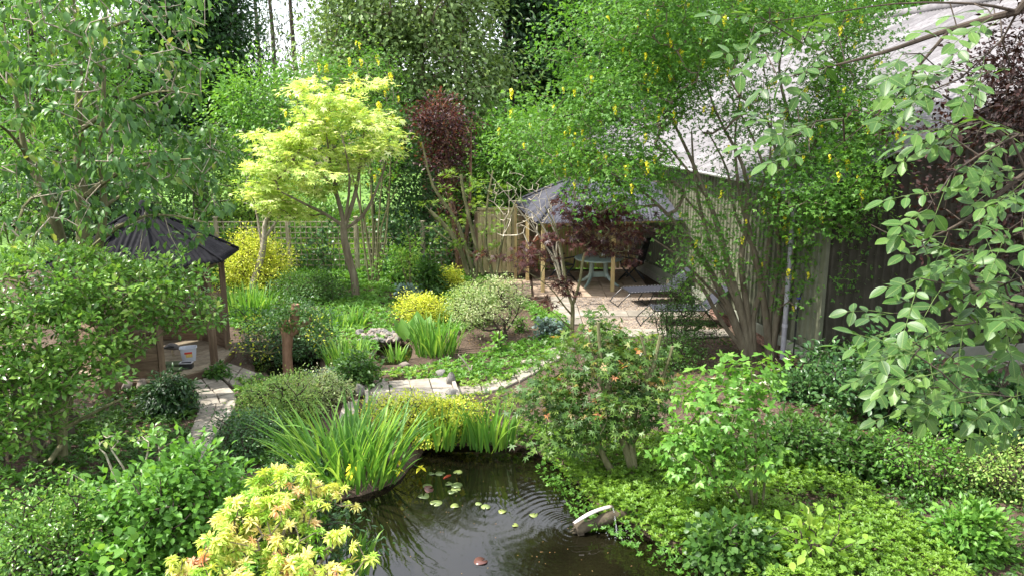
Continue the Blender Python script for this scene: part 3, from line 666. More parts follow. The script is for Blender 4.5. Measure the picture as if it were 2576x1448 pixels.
# things on the gazebo deck
def tub():
    p = G(476,905,.155); t = thing('storage_tub','clear plastic storage tub with red and yellow label on the gazebo deck','tub',p.tolist(),rotz=.35)
    m = MB(); o = [(.10,.0),(.125,.24),(.135,.24),(.135,.25),(.118,.25),(.112,.24),(.09,.012)]
    V = []; F = []; n = 16
    for r, z in o:
        for k in range(n):
            a = 2*PI*k/n; cx = math.copysign(abs(math.cos(a))**.45,math.cos(a)); sy = math.copysign(abs(math.sin(a))**.45,math.sin(a)); V.append((cx*r*1.15,sy*r*.85,z))
    for i in range(len(o)-1):
        for k in range(n): F.append((i*n+k,i*n+(k+1)%n,(i+1)*n+(k+1)%n,(i+1)*n+k))
    F += [tuple(range(n-1,-1,-1)), tuple(range((len(o)-1)*n,len(o)*n))]
    m.add(V,F); m.sm = True; tw = m.build('tub_wall','tub_clear',t,False)
    MB().box((0,-.108,.165),(.13,.004,.035)).build('label_band','label_red',tw,False)
    MB().box((.01,-.104,.115),(.11,.004,.06)).build('label_picture','label_yellow',tw,False)
    p = G(470,925,.155); t = thing('small_crate','small dark open crate in front of the clear tub','crate',p.tolist(),rotz=.12)
    for sx, sy, w_, d_ in ((0,-.06,.20,.008),(0,.06,.20,.008),(-.10,0,.008,.12),(.10,0,.008,.12)):
        MB().box((sx,sy,.055),(w_,d_,.10)).build('side','plastic_dark',t,False)
        MB().box((sx*1.02,sy*1.03,.105),(w_+.012,d_+.010,.014)).build('rim','plastic_grey',t,False)
    MB().box((0,0,.006),(.19,.11,.01)).build('bottom','plastic_dark',t,False)
    for i,(x,y,rz,sz,lab) in enumerate(((432,918,.2,(.36,.22,.05),'flat mossy green pad lying beside the crate on the deck'),(440,930,.1,(.26,.15,.04),'thin dark green tray lying nearest the deck edge'))):
        p = G(x,y,.155); t = thing('mossy_pad' if i == 0 else 'tray',lab,'pad' if i == 0 else 'tray',p.tolist(),rotz=rz)
        MB().box((0,0,sz[2]/2),sz,None,.2).build('top','leafpad',t,False); MB().box((0,0,.008),(sz[0]*1.06,sz[1]*1.08,.012)).build('edge','plastic_dark',t,False)
surf('leafpad',(.07,.10,.05),(.14,.18,.08),8,.9,.5,30)
tub()
def bird():
    p = G(436,893,.155); t = thing('feeding_bird','dark grey bird bending its head down behind the clear tub','bird',p.tolist(),rotz=.1)
    m = MB(); pts = [(-.20,0,.13),(-.13,0,.155),(-.05,0,.175),(.04,0,.165),(.09,0,.15),(.125,0,.125),(.15,0,.09),(.165,0,.06),(.185,0,.045),(.215,0,.03)]
    m.tube(pts,[.010,.035,.062,.066,.046,.030,.024,.026,.018,.004],12); m.build('body','bird_grey',t,False)
    for s in (-1,1):
        MB().tube([(.0,s*.025,.12),(-.01,s*.028,.06),(.0,s*.028,.0)],[.012,.007,.006],6).build('leg','terracotta',t,False)
        MB().tube([(.0,s*.028,.004),(.035,s*.036,.004)],[.007,.003],5).build('foot','terracotta',t,False)
        MB().tube([(.05,s*.055,.175),(-.04,s*.062,.18),(-.15,s*.035,.15)],[.018,.026,.006],8).build('wing','plastic_dark',t,False)
bird()
# ================================================================ BARN
Cn = np.array((5.36,13.47)); dw = np.array((-.179,.984)); dw /= np.linalg.norm(dw); nw = np.array((dw[1],-dw[0]))   # along the wall, into the barn
def barn():
    L = 18.0; W = 8.0; ez = 3.32; rz_ = 7.15; a = math.atan2(dw[1],dw[0])-PI/2
    t = thing('barn','long olive metal-clad barn with pale corrugated roof on a brick plinth','barn',(Cn[0],Cn[1],0))
    loc = lambda u, v, z: (Cn[0]+dw[0]*u+nw[0]*v, Cn[1]+dw[1]*u+nw[1]*v, z)
    # cladding panel, 1 m wide, box profile, local x along wall, local -y outward
    def panel(h, name='cladding_panel', mt='cladding'):
        prof = []; x = 0
        while x < .999:
            prof += [(x,0),(x+.07,0),(x+.085,-.032),(x+.125,-.032),(x+.14,0)]; x += 1/6.
        prof = [(min(p,1.0),q) for p,q in prof]+[(1.0,0)]
        V = [(p,q,.42) for p,q in prof]+[(p,q,h) for p,q in prof]; k = len(prof)
        m = MB(); m.add(V,[(i,i+1,k+i+1,k+i) for i in range(k-1)]); return m.mesh(name,mt)
    pm = panel(ez-.02)
    for i in range(int(L)):
        o = obj('cladding_panel',pm,t); x,y,z = loc(i+1,0,0); o.location = (x-Cn[0],y-Cn[1],0); o.rotation_euler = (0,0,a-PI/2)
    for j in range(12):                                     # gable wall, each panel up to the roof slope
        v = j+1; h = ez+(min(v,W)-.5 if v <= W else 2*W-v+.0)*(rz_-ez)/W-.1
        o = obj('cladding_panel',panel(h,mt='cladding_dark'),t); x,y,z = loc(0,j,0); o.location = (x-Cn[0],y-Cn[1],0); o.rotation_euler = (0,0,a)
    # solid core behind the cladding so no light leaks
    m = MB(); q = [loc(.06,.06,0),loc(L-.06,.06,0),loc(L-.06,2*W-.06,0),loc(.06,2*W-.06,0)]
    V = [(x,y,.2) for x,y,z in q]+[(x,y,ez-.06) for x,y,z in q]+[loc(.06,W,rz_-.12),loc(L-.06,W,rz_-.12)]
    m.add(V,[(0,1,5,4),(1,2,6,5),(2,3,7,6),(3,0,4,7),(4,5,9,8),(6,7,8,9),(4,8,7),(5,6,9)]); m.build('wall_lining','cladding',t)
    # roof sheets
    sl = math.hypot(W+.35,(rz_-ez)*(W+.35)/W); nr = 4; sh = sl/nr; per = .146; nu = 56
    V = []; F = []
    for j in (0,1):
        for i in range(nu+1): u = i/nu*1.05; V.append((u,j*(sh+.12),.024*math.sin(2*PI*u/per)+(.035 if j == 0 else 0)))
    for i in range(nu): F.append((i,i+1,nu+2+i,nu+1+i))
    m = MB(); m.add(V,F); m.sm = True; rm = m.mesh('roof_sheet','roof_sheet')
    ex = Vector((dw[0],dw[1],0)); up = Vector((nw[0]*W,nw[1]*W,rz_-ez)).normalized(); nn = up.cross(ex)*-1
    if nn.z < 0: nn = -nn
    e0 = Vector(loc(-.12,-.32,ez+.06-(rz_-ez)*.32/W))
    for i in range(18):
        for r in range(nr):
            o = obj('roof_sheet',rm,t); p = e0+ex*(i*1.02)+up*(r*sh)+nn*(.006*((i+r)%2))
            M = Matrix((( ex.x,up.x,nn.x),(ex.y,up.y,nn.y),(ex.z,up.z,nn.z))).to_4x4(); M.translation = p-Vector((Cn[0],Cn[1],0)); o.matrix_local = M
    V,F = corr_patch(loc(-.35,W,rz_+.1),loc(L+.3,W,rz_+.1),loc(L+.3,2*W+.3,ez),loc(-.35,2*W+.3,ez),.146,.024,1,6); m = MB(); m.add(V,F); m.sm = True; m.build('far_roof_slope','roof_sheet',t)
    MB().tube([loc(-.4,W,rz_+.13),loc(L+.35,W,rz_+.13)],.13,10).build('ridge_cap','roof_sheet',t)
    MB().beam(loc(-.05,.05,ez-.12),loc(-.05,W,rz_-.14),.05,.14).build('barge_board','cladding_dark',t)
    # gutter, plinth trim
    m = MB(); V = []; F = []; n = 9
    for u in (-.1,L+.2):
        for k in range(n): q = PI+PI*k/(n-1); V.append((*loc(u,-.36+.065*math.cos(q),0)[:2],ez-.06+.07*math.sin(q)))
    for k in range(n-1): F.append((k,k+1,n+k+1,n+k))
    m.add(V,F); m.sm = True; o = m.build('gutter','plastic_white',t); o.modifiers.new('thick','SOLIDIFY').thickness = .006
    for i, (p, q) in enumerate((((-.10,-.075),(L,-.075)),((-.075,-.10),(-.075,12)))):
        if i == 0: MB().beam(loc(p[0],p[1],.34),loc(q[0],q[1],.34),.045,.19,ch=.12).build('plinth_trim','flashing',t)
        else: MB().beam(loc(-.078,-.05,.34),loc(-.078,12,.34),.045,.186,ch=.12).build('plinth_trim','flashing',t)
    MB().box(loc(-.012,-.012,1.9),(.07,.07,2.8),Matrix.Rotation(a,3,'Z')).build('corner_trim','cladding',t)
    # brick plinth: mortar core and single bricks by the corner
    q = [loc(0,0,0),loc(L,0,0),loc(L,2*W,0),loc(0,2*W,0)]; MB().prism([(x,y) for x,y,z in q],-.05,.25).build('plinth_core','mortar',t)
    bm_ = MB().box((0,0,0),(.215,.02,.062),None,.08).mesh('brick','brick')
    for c in range(4):
        for i in range(20):
            off = .1125*(c%2)+.11; z = .018+c*.074
            o = obj('brick',bm_,t); x,y,_ = loc(off+i*.226,-.006,0); o.location = (x-Cn[0],y-Cn[1],z+.012); o.rotation_euler = (0,0,a-PI/2)
            if i < 14:
                o = obj('brick',bm_,t); x,y,_ = loc(-.006,off+i*.226,0); o.location = (x-Cn[0],y-Cn[1],z+.012); o.rotation_euler = (0,0,a)
    # downpipe with clips
    dpx = loc(.95,-.13,0); MB().tube([loc(.95,-.36,ez-.12),loc(.95,-.34,ez-.22),loc(.95,-.13,ez-.42),loc(.95,-.13,ez-.6),loc(.95,-.13,.05)],.047,12).build('downpipe','plastic_grey',t); dpo = t.children[-1] if False else [o for o in t.children if o.name.startswith('downpipe')][0]
    for z in (.7,1.6,2.5): MB().lathe([(.05,-.03),(.056,-.03),(.056,.03),(.05,.03)],12,(dpx[0],dpx[1],z)).build('pipe_clip','plastic_grey',t).parent = dpo
    # garden tap stand pipe beside the downpipe
    p = loc(.62,-.10,0); t2 = thing('standpipe_tap','black standpipe with blue-topped garden tap beside the downpipe','tap',p)
    MB().tube([(p[0],p[1],.0),(p[0],p[1],.9),(p[0]+.02,p[1],1.25)],.018,8).build('pipe','metal_dark',t2)
    MB().tube([(p[0]+.02,p[1],1.2),(p[0]-.05,p[1]-.07,1.22),(p[0]-.06,p[1]-.09,1.12)],[.018,.016,.014],8).build('spout','plastic_grey',t2)
    MB().box((p[0]+.0,p[1]-.03,1.30),(.07,.03,.03)).build('handle','petal_blue',t2)
    MB().tube([(p[0]+.02,p[1],1.25),(p[0]+.08,p[1],1.5),(p[0]+.14,p[1],1.62)],.014,8).build('riser','metal_dark',t2)
barn()
def hose():
    b = G(2150,990); t = thing('garden_hose','pale grey garden hose lying in loose coils by the dark gable','hose',b.tolist())
    m = MB(); pts = []
    for k in range(90):
        a = k*.29; r = .26+.05*math.sin(k*.37); pts.append((b[0]+r*math.cos(a)+.004*k-.1, b[1]+.5*r*math.sin(a)+.25, .05+.26*max(0,math.sin(a*.5+.5))**2+.02))
    m.tube(pts,.012,6); m.build('hose','plastic_grey',t)
hose()
# ================================================================ PATIO SHELTER
def shelter():
    t = thing('patio_shelter','open patio shelter with grey corrugated hipped roof on pale timber posts','shelter',(2.0,21.0,0))
    A=(.62,19.35,1.86); B=(4.10,19.15,1.98); Cc=(3.72,21.4,2.82); Dd=(1.55,21.55,2.74); Ee=(.02,22.75,1.95); Ff=(3.45,23.0,2.05)
    for q in ((A,B,Cc,Dd),(Ee,A,Dd,Dd),(Ff,Ee,Dd,Cc)):
        m = MB(); V,F = corr_patch(*q,.085,.014,12,10); m.add(V,F); m.sm = True; o = m.build('roof_sheet','roof_grey',t); o.modifiers.new('thick','SOLIDIFY').thickness = .006
    for p,q in ((A,Dd),(Ee,Dd),(Dd,Cc)): MB().tube([np.array(p)+(0,0,.03),np.array(q)+(0,0,.03)],.04,8).build('ridge_cap','roof_grey',t)
    for x,y,h in ((.78,19.9,1.84),(2.56,20.0,1.90),(.42,21.3,1.88),(.30,22.5,1.9),(3.45,22.5,2.0)): MB().box((x,y,h/2+.02),(.095,.095,h)).build('post','wood_pale',t)
    for p,q in (((.70,19.9,1.80),(3.9,19.75,1.90)),((.78,19.95,1.79),(.30,22.5,1.86)),((.3,22.52,1.84),(3.5,22.52,1.95))): MB().beam(p,q,.05,.11).build('roof_beam','wood_pale',t)
    for z in (.35,1.05,1.65): MB().beam((.34,22.62,z),(3.5,22.62,z),.03,.07).build('rail','wood_pale',t)
    x = .36
    while x < 3.55:
        boxpart('wall_board',t,(x,22.57,.98+rng.uniform(-.01,.01)),(.098,.018,1.72),'wood_pale',(0,rng.normal()*.004,0)); x += .116
    y = 21.2
    while y < 22.5: boxpart('wall_board',t,(.44-(y-21.3)*.1,y,.98),(.098,.018,1.72),'wood_pale',(0,rng.normal()*.004,PI/2+.1)); y += .112
shelter()
def gate_panel():
    t = thing('timber_gate','tall vertical-board timber gate between the trellis and the shelter','gate',(-.4,21.75,0))
    for k in range(8): boxpart('board',t,(-.88+k*.132,21.75+(.012 if k%2 else -.008),1.02+rng.uniform(-.012,.012)),(.118,.02,1.72),'wood_fence',(0,rng.normal()*.004,0))
    for z in (.28,1.0,1.72): MB().beam((-.94,21.785,z),(.06,21.785,z),.03,.08).build('rail','wood_fence',t)
    MB().beam((-.95,21.75,1.91),(.07,21.75,1.91),.07,.06).build('cap_rail','wood_fence',t)
    MB().box((-.98,21.75,.92),(.09,.09,1.84)).build('post','wood_brown',t); MB().box((.10,21.70,1.02),(.08,.08,2.04)).build('post','wood_pale',t)
    t = thing('slatted_fence_panel','narrow fence panel of horizontal brown boards beside the gate post','fence',(.35,22.0,0))
    for k in range(11): MB().beam((.16,21.72,.16+k*.165),(.62,22.5,.16+k*.165),.02,.145).build('board','wood_weathered',t)
    MB().box((.64,22.54,.95),(.08,.08,1.9)).build('post','wood_weathered',t)
gate_panel()
# ================================================================ TRELLIS
def trellis():
    t = thing('trellis_fence','long weathered square-lattice trellis fence behind the golden maple','trellis',(-4.5,22.2,0))
    xs = [-10.2,-8.25,-6.25,-4.35,-2.5,-1.02]; y = 22.2
    for i,x in enumerate(xs):
        h = 1.62 if i < 4 else 1.5
        MB().box((x,y+.02,h/2-.02),(.085,.085,h)).build('post','wood_weathered',t); MB().box((x,y+.02,h-.0),(.12,.12,.045)).build('post_cap','wood_weathered',t).parent = [o for o in t.children if o.name.startswith('post')][-1]
    for i in range(len(xs)-1):
        x0,x1 = xs[i]+.045,xs[i+1]-.045; top = 1.5 if i < 3 else 1.36; n = round((x1-x0)/.155); dx = (x1-x0)/n; sag = rng.uniform(-.02,.02)
        for k in range(n+1): boxpart('lattice_slat',t,(x0+min(max(k*dx,.015),x1-x0-.015),y+.014,top/2+.06),(.026,.012,round(top-.1,2)),'wood_weathered',(0,rng.normal()*.006,0))
        nz = round((top-.1)/.155); L = round(x1-x0,2)
        for k in range(nz+1): boxpart('lattice_slat',t,((x0+x1)/2,y,.12+k*(top-.12)/nz+sag*.3),(L,.012,.028),'wood_weathered',(0,rng.normal()*.004,0))
trellis()
# picket fence and stout post low on the left
def pickets():
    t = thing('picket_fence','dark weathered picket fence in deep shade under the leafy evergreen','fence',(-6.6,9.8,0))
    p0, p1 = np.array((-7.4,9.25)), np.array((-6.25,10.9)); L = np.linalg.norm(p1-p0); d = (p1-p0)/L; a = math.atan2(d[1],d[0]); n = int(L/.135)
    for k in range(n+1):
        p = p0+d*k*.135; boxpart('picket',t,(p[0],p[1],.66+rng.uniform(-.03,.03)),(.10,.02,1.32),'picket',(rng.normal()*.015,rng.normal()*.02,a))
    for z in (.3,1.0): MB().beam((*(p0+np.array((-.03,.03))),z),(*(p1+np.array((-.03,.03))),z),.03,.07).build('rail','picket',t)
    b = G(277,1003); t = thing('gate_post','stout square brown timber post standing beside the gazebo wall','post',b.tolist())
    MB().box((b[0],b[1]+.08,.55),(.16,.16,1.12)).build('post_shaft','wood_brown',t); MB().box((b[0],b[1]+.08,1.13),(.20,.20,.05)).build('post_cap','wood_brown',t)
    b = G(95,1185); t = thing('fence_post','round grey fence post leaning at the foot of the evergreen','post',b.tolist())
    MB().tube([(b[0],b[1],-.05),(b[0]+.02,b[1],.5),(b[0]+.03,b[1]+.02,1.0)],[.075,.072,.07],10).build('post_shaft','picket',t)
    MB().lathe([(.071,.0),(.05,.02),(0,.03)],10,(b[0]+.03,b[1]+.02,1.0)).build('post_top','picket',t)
pickets()
# ================================================================ STONES AND SLAB BRIDGE
def stone_mesh(seed, mat, s=(1,1,.7), sub=2):
    bm = bmesh.new(); bmesh.ops.create_icosphere(bm, subdivisions=sub, radius=1)
    P = np.array([v.co for v in bm.verts]); d = 1+.22*vnoise(P,1.6,seed)+.10*vnoise(P,4,seed+50); r = np.random.default_rng(seed)
    for v, k in zip(bm.verts, d):
        q = v.co*k
        for _ in range(1): pass
        v.co = Vector((q.x*s[0],q.y*s[1],q.z*s[2]))
    for _ in range(5):                                       # flatten some faces
        n = Vector(r.normal(size=3)).normalized(); lim = .62*max(s)*r.uniform(.75,1.05)
        for v in bm.verts:
            k = v.co.dot(n)-lim
            if k > 0: v.co -= n*k*.85
    me = bpy.data.meshes.new('stone'); bm.to_mesh(me); bm.free(); me.materials.append(MATS[mat])
    me.polygons.foreach_set('use_smooth',np.ones(len(me.polygons),bool)); me.set_sharp_from_angle(angle=math.radians(32)); return me
def boulder(label, x, y, w_, h, mat, seed, rz=0, name='boulder', group=None, z0=0.):
    p = G(x,y,z0); m = mpp(x,y,p[1]); r = w_/2*m
    o = obj(name, stone_mesh(seed,mat,(r,r*.75,h*m/2*1.05)),None,(p[0],p[1]+r*.5,z0+h*m/2*.85),(0,0,rz)); tag(o,label,'stone',group); return o
boulder('upright brown boulder leaning at the left end of the slab bridge',905,1000,30,42,'stone',3,.3)
boulder('blue-grey rounded boulder at the far right corner of the slab bridge',1134,975,32,44,'stone',8,1.2)
boulder('pale flat-topped stone beside the blue-grey boulder',1108,952,32,24,'stone',12,.4)
boulder('grey angular stone at the near right end of the slab bridge',1137,1003,38,28,'stone',21,.1)
boulder('small pale stone behind the slab bridge by the brown boulder',933,968,30,14,'stone_pink',23)
boulder('low white stone edging the slab bridge',958,966,46,12,'stone_pink',27)
boulder('pale flat stone half hidden by yellow groundcover behind the bridge',1018,925,34,16,'stone_pink',31)
boulder('pale rounded rock at the foot of the gazebo wall',318,985,36,30,'stone_pink',33,.2)
boulder('cream pointed rock beside the gazebo wall next to the rounded one',352,980,34,28,'stone_pink',39,.7)
boulder('white rock lying on the stepping path under the green maple',1322,925,46,18,'stone_pink',41)
boulder('brown rock beside the stepping path near the purple maple stem',1405,842,40,16,'stone',43)
def bridge():
    c = G(1030,985); t = thing('slab_bridge','slab footbridge with concrete kerbs crossing between the two pools','bridge',(c[0],c[1],0))
    A = [np.array(q) for q in (g2(925,972),g2(1130,955))]; B = [np.array(q) for q in (g2(930,1030),g2(1150,1012))]
    L = thing; lo = np.array((c[0],c[1]))
    for j in range(2):
        for i in range(4):
            f = lambda u,v: (A[0]*(1-u)+A[1]*u)*(1-v)+(B[0]*(1-u)+B[1]*u)*v
            q = [f(u,v) for u,v in ((i/4,j/2),((i+1)/4,j/2),((i+1)/4,j/2+.5),(i/4,j/2+.5))]; cc = sum(q)/4
            q = [p+(cc-p)*.035+rng.normal(size=2)*.006-lo for p in q]; slab_obj(t,q,.06,'slab',top=.075)
    for e in (0,1):
        p, q = A[e], B[e]; s = -1 if e == 0 else 1; MB().beam((p[0]+s*.03,p[1],.07),(q[0]+s*.03,q[1],.07),.06,.12).build('kerb','slab',t)
    MB().prism([tuple(p) for p in (A[0]+.05,A[1]+np.array((-.05,.05)),B[1]-.05,B[0]+np.array((.05,-.05)))][::-1],-.35,.012).build('footing','mortar',t)
bridge()
def cobbles():
    c = G(950,850); t = thing('cobble_edging','heaped pile of rounded pale cobbles edging the upper pool','stones',(c[0],c[1],0))
    ms = [stone_mesh(60+i,'stone_pink' if i%2 else 'stone',(1,.8,.6),1) for i in range(5)]
    for i in range(64):
        u = rng.random(); lay = rng.random(); x = 897+106*u; y = 862-22*lay*(1-abs(u-.45)); p = G(x,y); s = rng.uniform(.055,.095)
        o = obj('stone',ms[i%5],t,(p[0]-c[0],p[1]-c[1],s*.4+.10*lay),(rng.normal()*.3,rng.normal()*.3,rng.random()*6)); o.scale = (s*1.2,s,s)
cobbles()
# ================================================================ FURNITURE
def table():
    p = G(1500,720); c = np.array((2.28,20.75)); t = thing('garden_table','round grey-green plastic patio table under the shelter','table',(c[0],c[1],.035),rotz=.15)
    m = MB().lathe([(0,.745),(.60,.745),(.632,.735),(.64,.715),(.63,.70),(.60,.705),(.58,.72),(0,.72)],40); m.build('table_top','table_green',t,False)
    for s in (-1,1):
        m = MB().tube([(s*.18,0,.72),(s*.19,0,.50),(s*.20,0,.30),(s*.22,0,.20)],[.075,.065,.06,.06],10); m.build('pedestal','table_green',t,False)
        for q in (-1,1): MB().tube([(s*.20,0,.36),(s*.24,q*.08,.22),(s*.33,q*.22,.10),(s*.45,q*.38,.03)],[.04,.045,.042,.03],8).build('foot','table_green',t,False)
    MB().box((0,0,.28),(.36,.05,.14)).build('stretcher','table_green',t,False)
    q = (c[0]+.08,c[1]-.15,.785); t2 = thing('napkin_holder','white box standing in a small wooden tray on the table','holder',q,rotz=.2)
    MB().box((0,0,.015),(.17,.10,.025)).build('tray','wood_brown',t2,False); MB().box((.02,0,.11),(.07,.06,.16)).build('box','plastic_white',t2,False); MB().box((.075,0,.085),(.014,.08,.12)).build('side_board','wood_brown',t2,False)
table()
def chair(label, x, y, rz):
    t = thing('reclining_chair',label,'chair',(x,y,.035),'dark resin chairs at the table',rz)
    m = MB().box((0,0,.43),(.46,.48,.035)); m.build('seat','plastic_dark',t,False)
    a = .28; R = Matrix.Rotation(a,3,'X'); bk = lambda x_,z_,: R @ Vector((x_,0,z_))+Vector((0,-.22,.45))
    for s in (-1,1): MB().beam(bk(s*.21,0),bk(s*.21,.70),.05,.035,(0,1,0)).build('back_rail','plastic_dark',t,False)
    MB().beam(bk(-.24,.70),bk(.24,.70),.035,.10,(0,0,1)).build('head_rail','plastic_dark',t,False); MB().beam(bk(-.21,.58),bk(.21,.58),.025,.16,(0,0,1)).build('head_rail','plastic_dark',t,False)
    for i in range(6): MB().beam(bk(-.15+i*.06,.0),bk(-.15+i*.06,.52),.026,.014,(0,1,0)).build('back_slat','plastic_dark',t,False)
    for i in range(7): MB().beam(bk(-.2,.05+i*.075),bk(.2,.05+i*.075),.014,.03,(0,0,1)).build('back_slat','plastic_dark',t,False)
    for s in (-1,1):
        MB().beam((s*.27,-.26,.64),(s*.27,.28,.66),.055,.03).build('armrest','plastic_dark',t,False)
        MB().tube([(s*.27,.24,.65),(s*.27,.20,.42),(s*.26,-.26,.0)],[.022,.022,.024],8).build('leg','plastic_dark',t,False)
        MB().tube([(s*.25,-.20,.64),(s*.25,-.10,.42),(s*.25,.27,.0)],[.022,.022,.024],8).build('leg','plastic_dark',t,False)
    MB().tube([(-.26,.2,.10),(.26,.2,.10)],.016,6).build('stretcher','plastic_dark',t,False)
chair('dark resin high-backed chair left of the table by the slatted wall',1.35,21.35,-1.0)
chair('dark resin high-backed chair in shade right of the table',3.25,21.35,1.0)
def lounger(label, x, y, rz):
    t = thing('sun_lounger',label,'sun lounger',(x,y,.02),'folding loungers on the gravel',rz)
    r = .013; hz = .33; W = .30
    loop = [(0,-W,hz),(0,W,hz),(.02,W,hz),(1.15,W,hz),(1.15,-W,hz),(.0,-W,hz)]
    MB().tube(loop,r,8).build('seat_frame','metal_dark',t,False)
    m = MB(); n = 10; V = []; F = []
    for i in range(n+1):
        for j in range(5): u = i/n; v = j/4; V.append((.02+u*1.12,(-1+2*v)*(W-.015),hz+.004-.028*math.sin(PI*v)*math.sin(PI*u)))
    for i in range(n):
        for j in range(4): k = i*5+j; F.append((k,k+5,k+6,k+1))
    m.add(V,F); m.sm = True; m.build('seat_sling','sling',t,False)
    ang = .82; ux, uz = math.cos(ang), math.sin(ang); bx = lambda s,v: (1.16+s*ux,v,hz+s*uz)
    MB().tube([bx(0,-W),bx(.74,-W),bx(.78,-W*.85),bx(.78,W*.85),bx(.74,W),bx(0,W)],r,8).build('back_frame','metal_dark',t,False)
    m = MB(); V = []; F = []
    for i in range(9):
        for j in range(5): u = i/8; v = j/4; q = bx(.02+u*.73,(-1+2*v)*(W-.015)); dz = .025*math.sin(PI*v)*math.sin(PI*u); V.append((q[0]+dz*uz,q[1],q[2]-dz*ux))
    for i in range(8):
        for j in range(4): k = i*5+j; F.append((k,k+5,k+6,k+1))
    m.add(V,F); m.sm = True; m.build('back_sling','sling',t,False)
    for a_,b_ in ((.03,-.22),(.62,.50)): MB().tube([(a_,-W,hz),(b_-.0,-W,.10),(b_-.06,-W,.013),(b_-.06,W,.013),(b_,W,.10),(a_,W,hz)],r,8).build('leg','metal_dark',t,False)
    MB().tube([(1.12,-W,hz),(1.36,-W,.06),(1.38,-W,.013),(1.38,W,.013),(1.36,W,.06),(1.12,W,hz)],r,8).build('leg','metal_dark',t,False)
    MB().tube([bx(.3,-W),(1.62,-W,.2),(1.16,-W,hz-.02)],.009,6).build('back_strut','metal_dark',t,False)
    for s in (-1,1):                                          # pale lacing along the edges
        for i in range(14): boxpart('lacing',t,Vector((.06+i*.08,s*(W-.004),hz+.014))+Vector(t.location),(.022,.012,.008),'plastic_grey')
lounger('black sling sun lounger with raised back nearest the shelter post',2.72,18.75,.20)
lounger('black sling sun lounger with raised back beside the small-leaved shrub',3.05,17.05,.02)
b = G(1668,705); t = thing('glazed_jug','small cream pottery jug standing behind the raised lounger back','jug',(b[0],20.3,.04))
MB().lathe([(0,0),(.09,0),(.13,.08),(.14,.18),(.10,.28),(.08,.33),(.105,.38),(.095,.38),(.07,.33),(0,.30)],20).build('body','terracotta',t,False)
MB().tube([(.10,0,.33),(.19,0,.30),(.19,0,.18),(.135,0,.13)],.014,8).build('handle','terracotta',t,False)
# ================================================================ POND THINGS
def lilypads():
    L = [(190,212,38,.1),(238,210,55,.3),(341,203,52,.75),(290,273,45,.3),(338,282,65,.2),(305,320,44,.4),(330,307,55,.7),(165,285,55,.4),(170,312,55,.95),(140,345,65,.4),(215,385,70,.6),(326,403,50,.7),(467,391,38,.5),(510,409,55,.6),(607,436,45,.8),(792,457,48,.7),(684,518,36,.8),(478,730,78,.97)]
    labs = {8:'upturned reddish lily pad by the iris leaves',16:'tiny sunken yellow-green lily pad',17:'lone brown lily pad with a pale stalk on open water',2:'yellow-green lily pad beyond the clustered pads',0:'small grey lily pad touching the arching iris leaves',1:'oval reddish-rimmed lily pad beside the red fish',3:'lily pad at the back of the overlapping group of four',4:'largest lily pad in the overlapping group of four',5:'small lily pad at the front of the overlapping group of four',6:'bright lily pad on the side of the overlapping group of four',7:'greyish lily pad behind the upturned reddish one',9:'wide green lily pad in front of the upturned reddish one',10:'flat brownish-green lily pad under the iris leaf tips',11:'single round bright lily pad between iris tips and paired pads',12:'smaller of the two paired lily pads',13:'larger of the two paired lily pads',14:'yellowish lily pad just beyond the paired pads',15:'lone lily pad near the ripples of the hollow log'}
    for i,(x,y,wd,q) in enumerate(L):
        px, py = (1600+x*.6745)*.6289, (1750+y*.6745)*.6289; p = G(px,py,-.146); r = wd*.6745*.6289*mpp(px,py,p[1])/2*1.05
        n = 22; V = [(0,0,0)]; F = []
        for k in range(n+1):
            a = .22+(2*PI-.44)*k/n; s = r*(1+.05*math.sin(3*a+i)); V.append((math.cos(a)*s,math.sin(a)*s,.003+.006*math.sin(2*a+i)))
        F = [(0,k,k+1) for k in range(1,n+1)]
        o = obj('lily_pad',mesh_np('lily_pad',V,F,'lily',np.full(len(V),q),True),None,p.tolist(),(0.5 if i == 8 else 0,0,rng.random()*6))
        if i == 8: o.location.z += .02
        o.modifiers.new('thick','SOLIDIFY').thickness = .004
        tag(o,labs.get(i,'round green lily pad floating on the dark pond'),'lily pad','lily pads floating on the pond')
    s = G(905,0) if False else G(1210,1432,-.14); 
    p = G(1124,1199,-.147); t = tag(obj('goldfish',MB().tube([(-.07,0,0),(-.03,.006,.004),(.02,0,.006),(.06,-.005,.003),(.085,0,0)],[.004,.014,.02,.012,.003],8).mesh('goldfish','fish_red'),None,p.tolist(),(0,0,.9)),'small red fish at the surface beside the lily pads','fish')
lilypads()
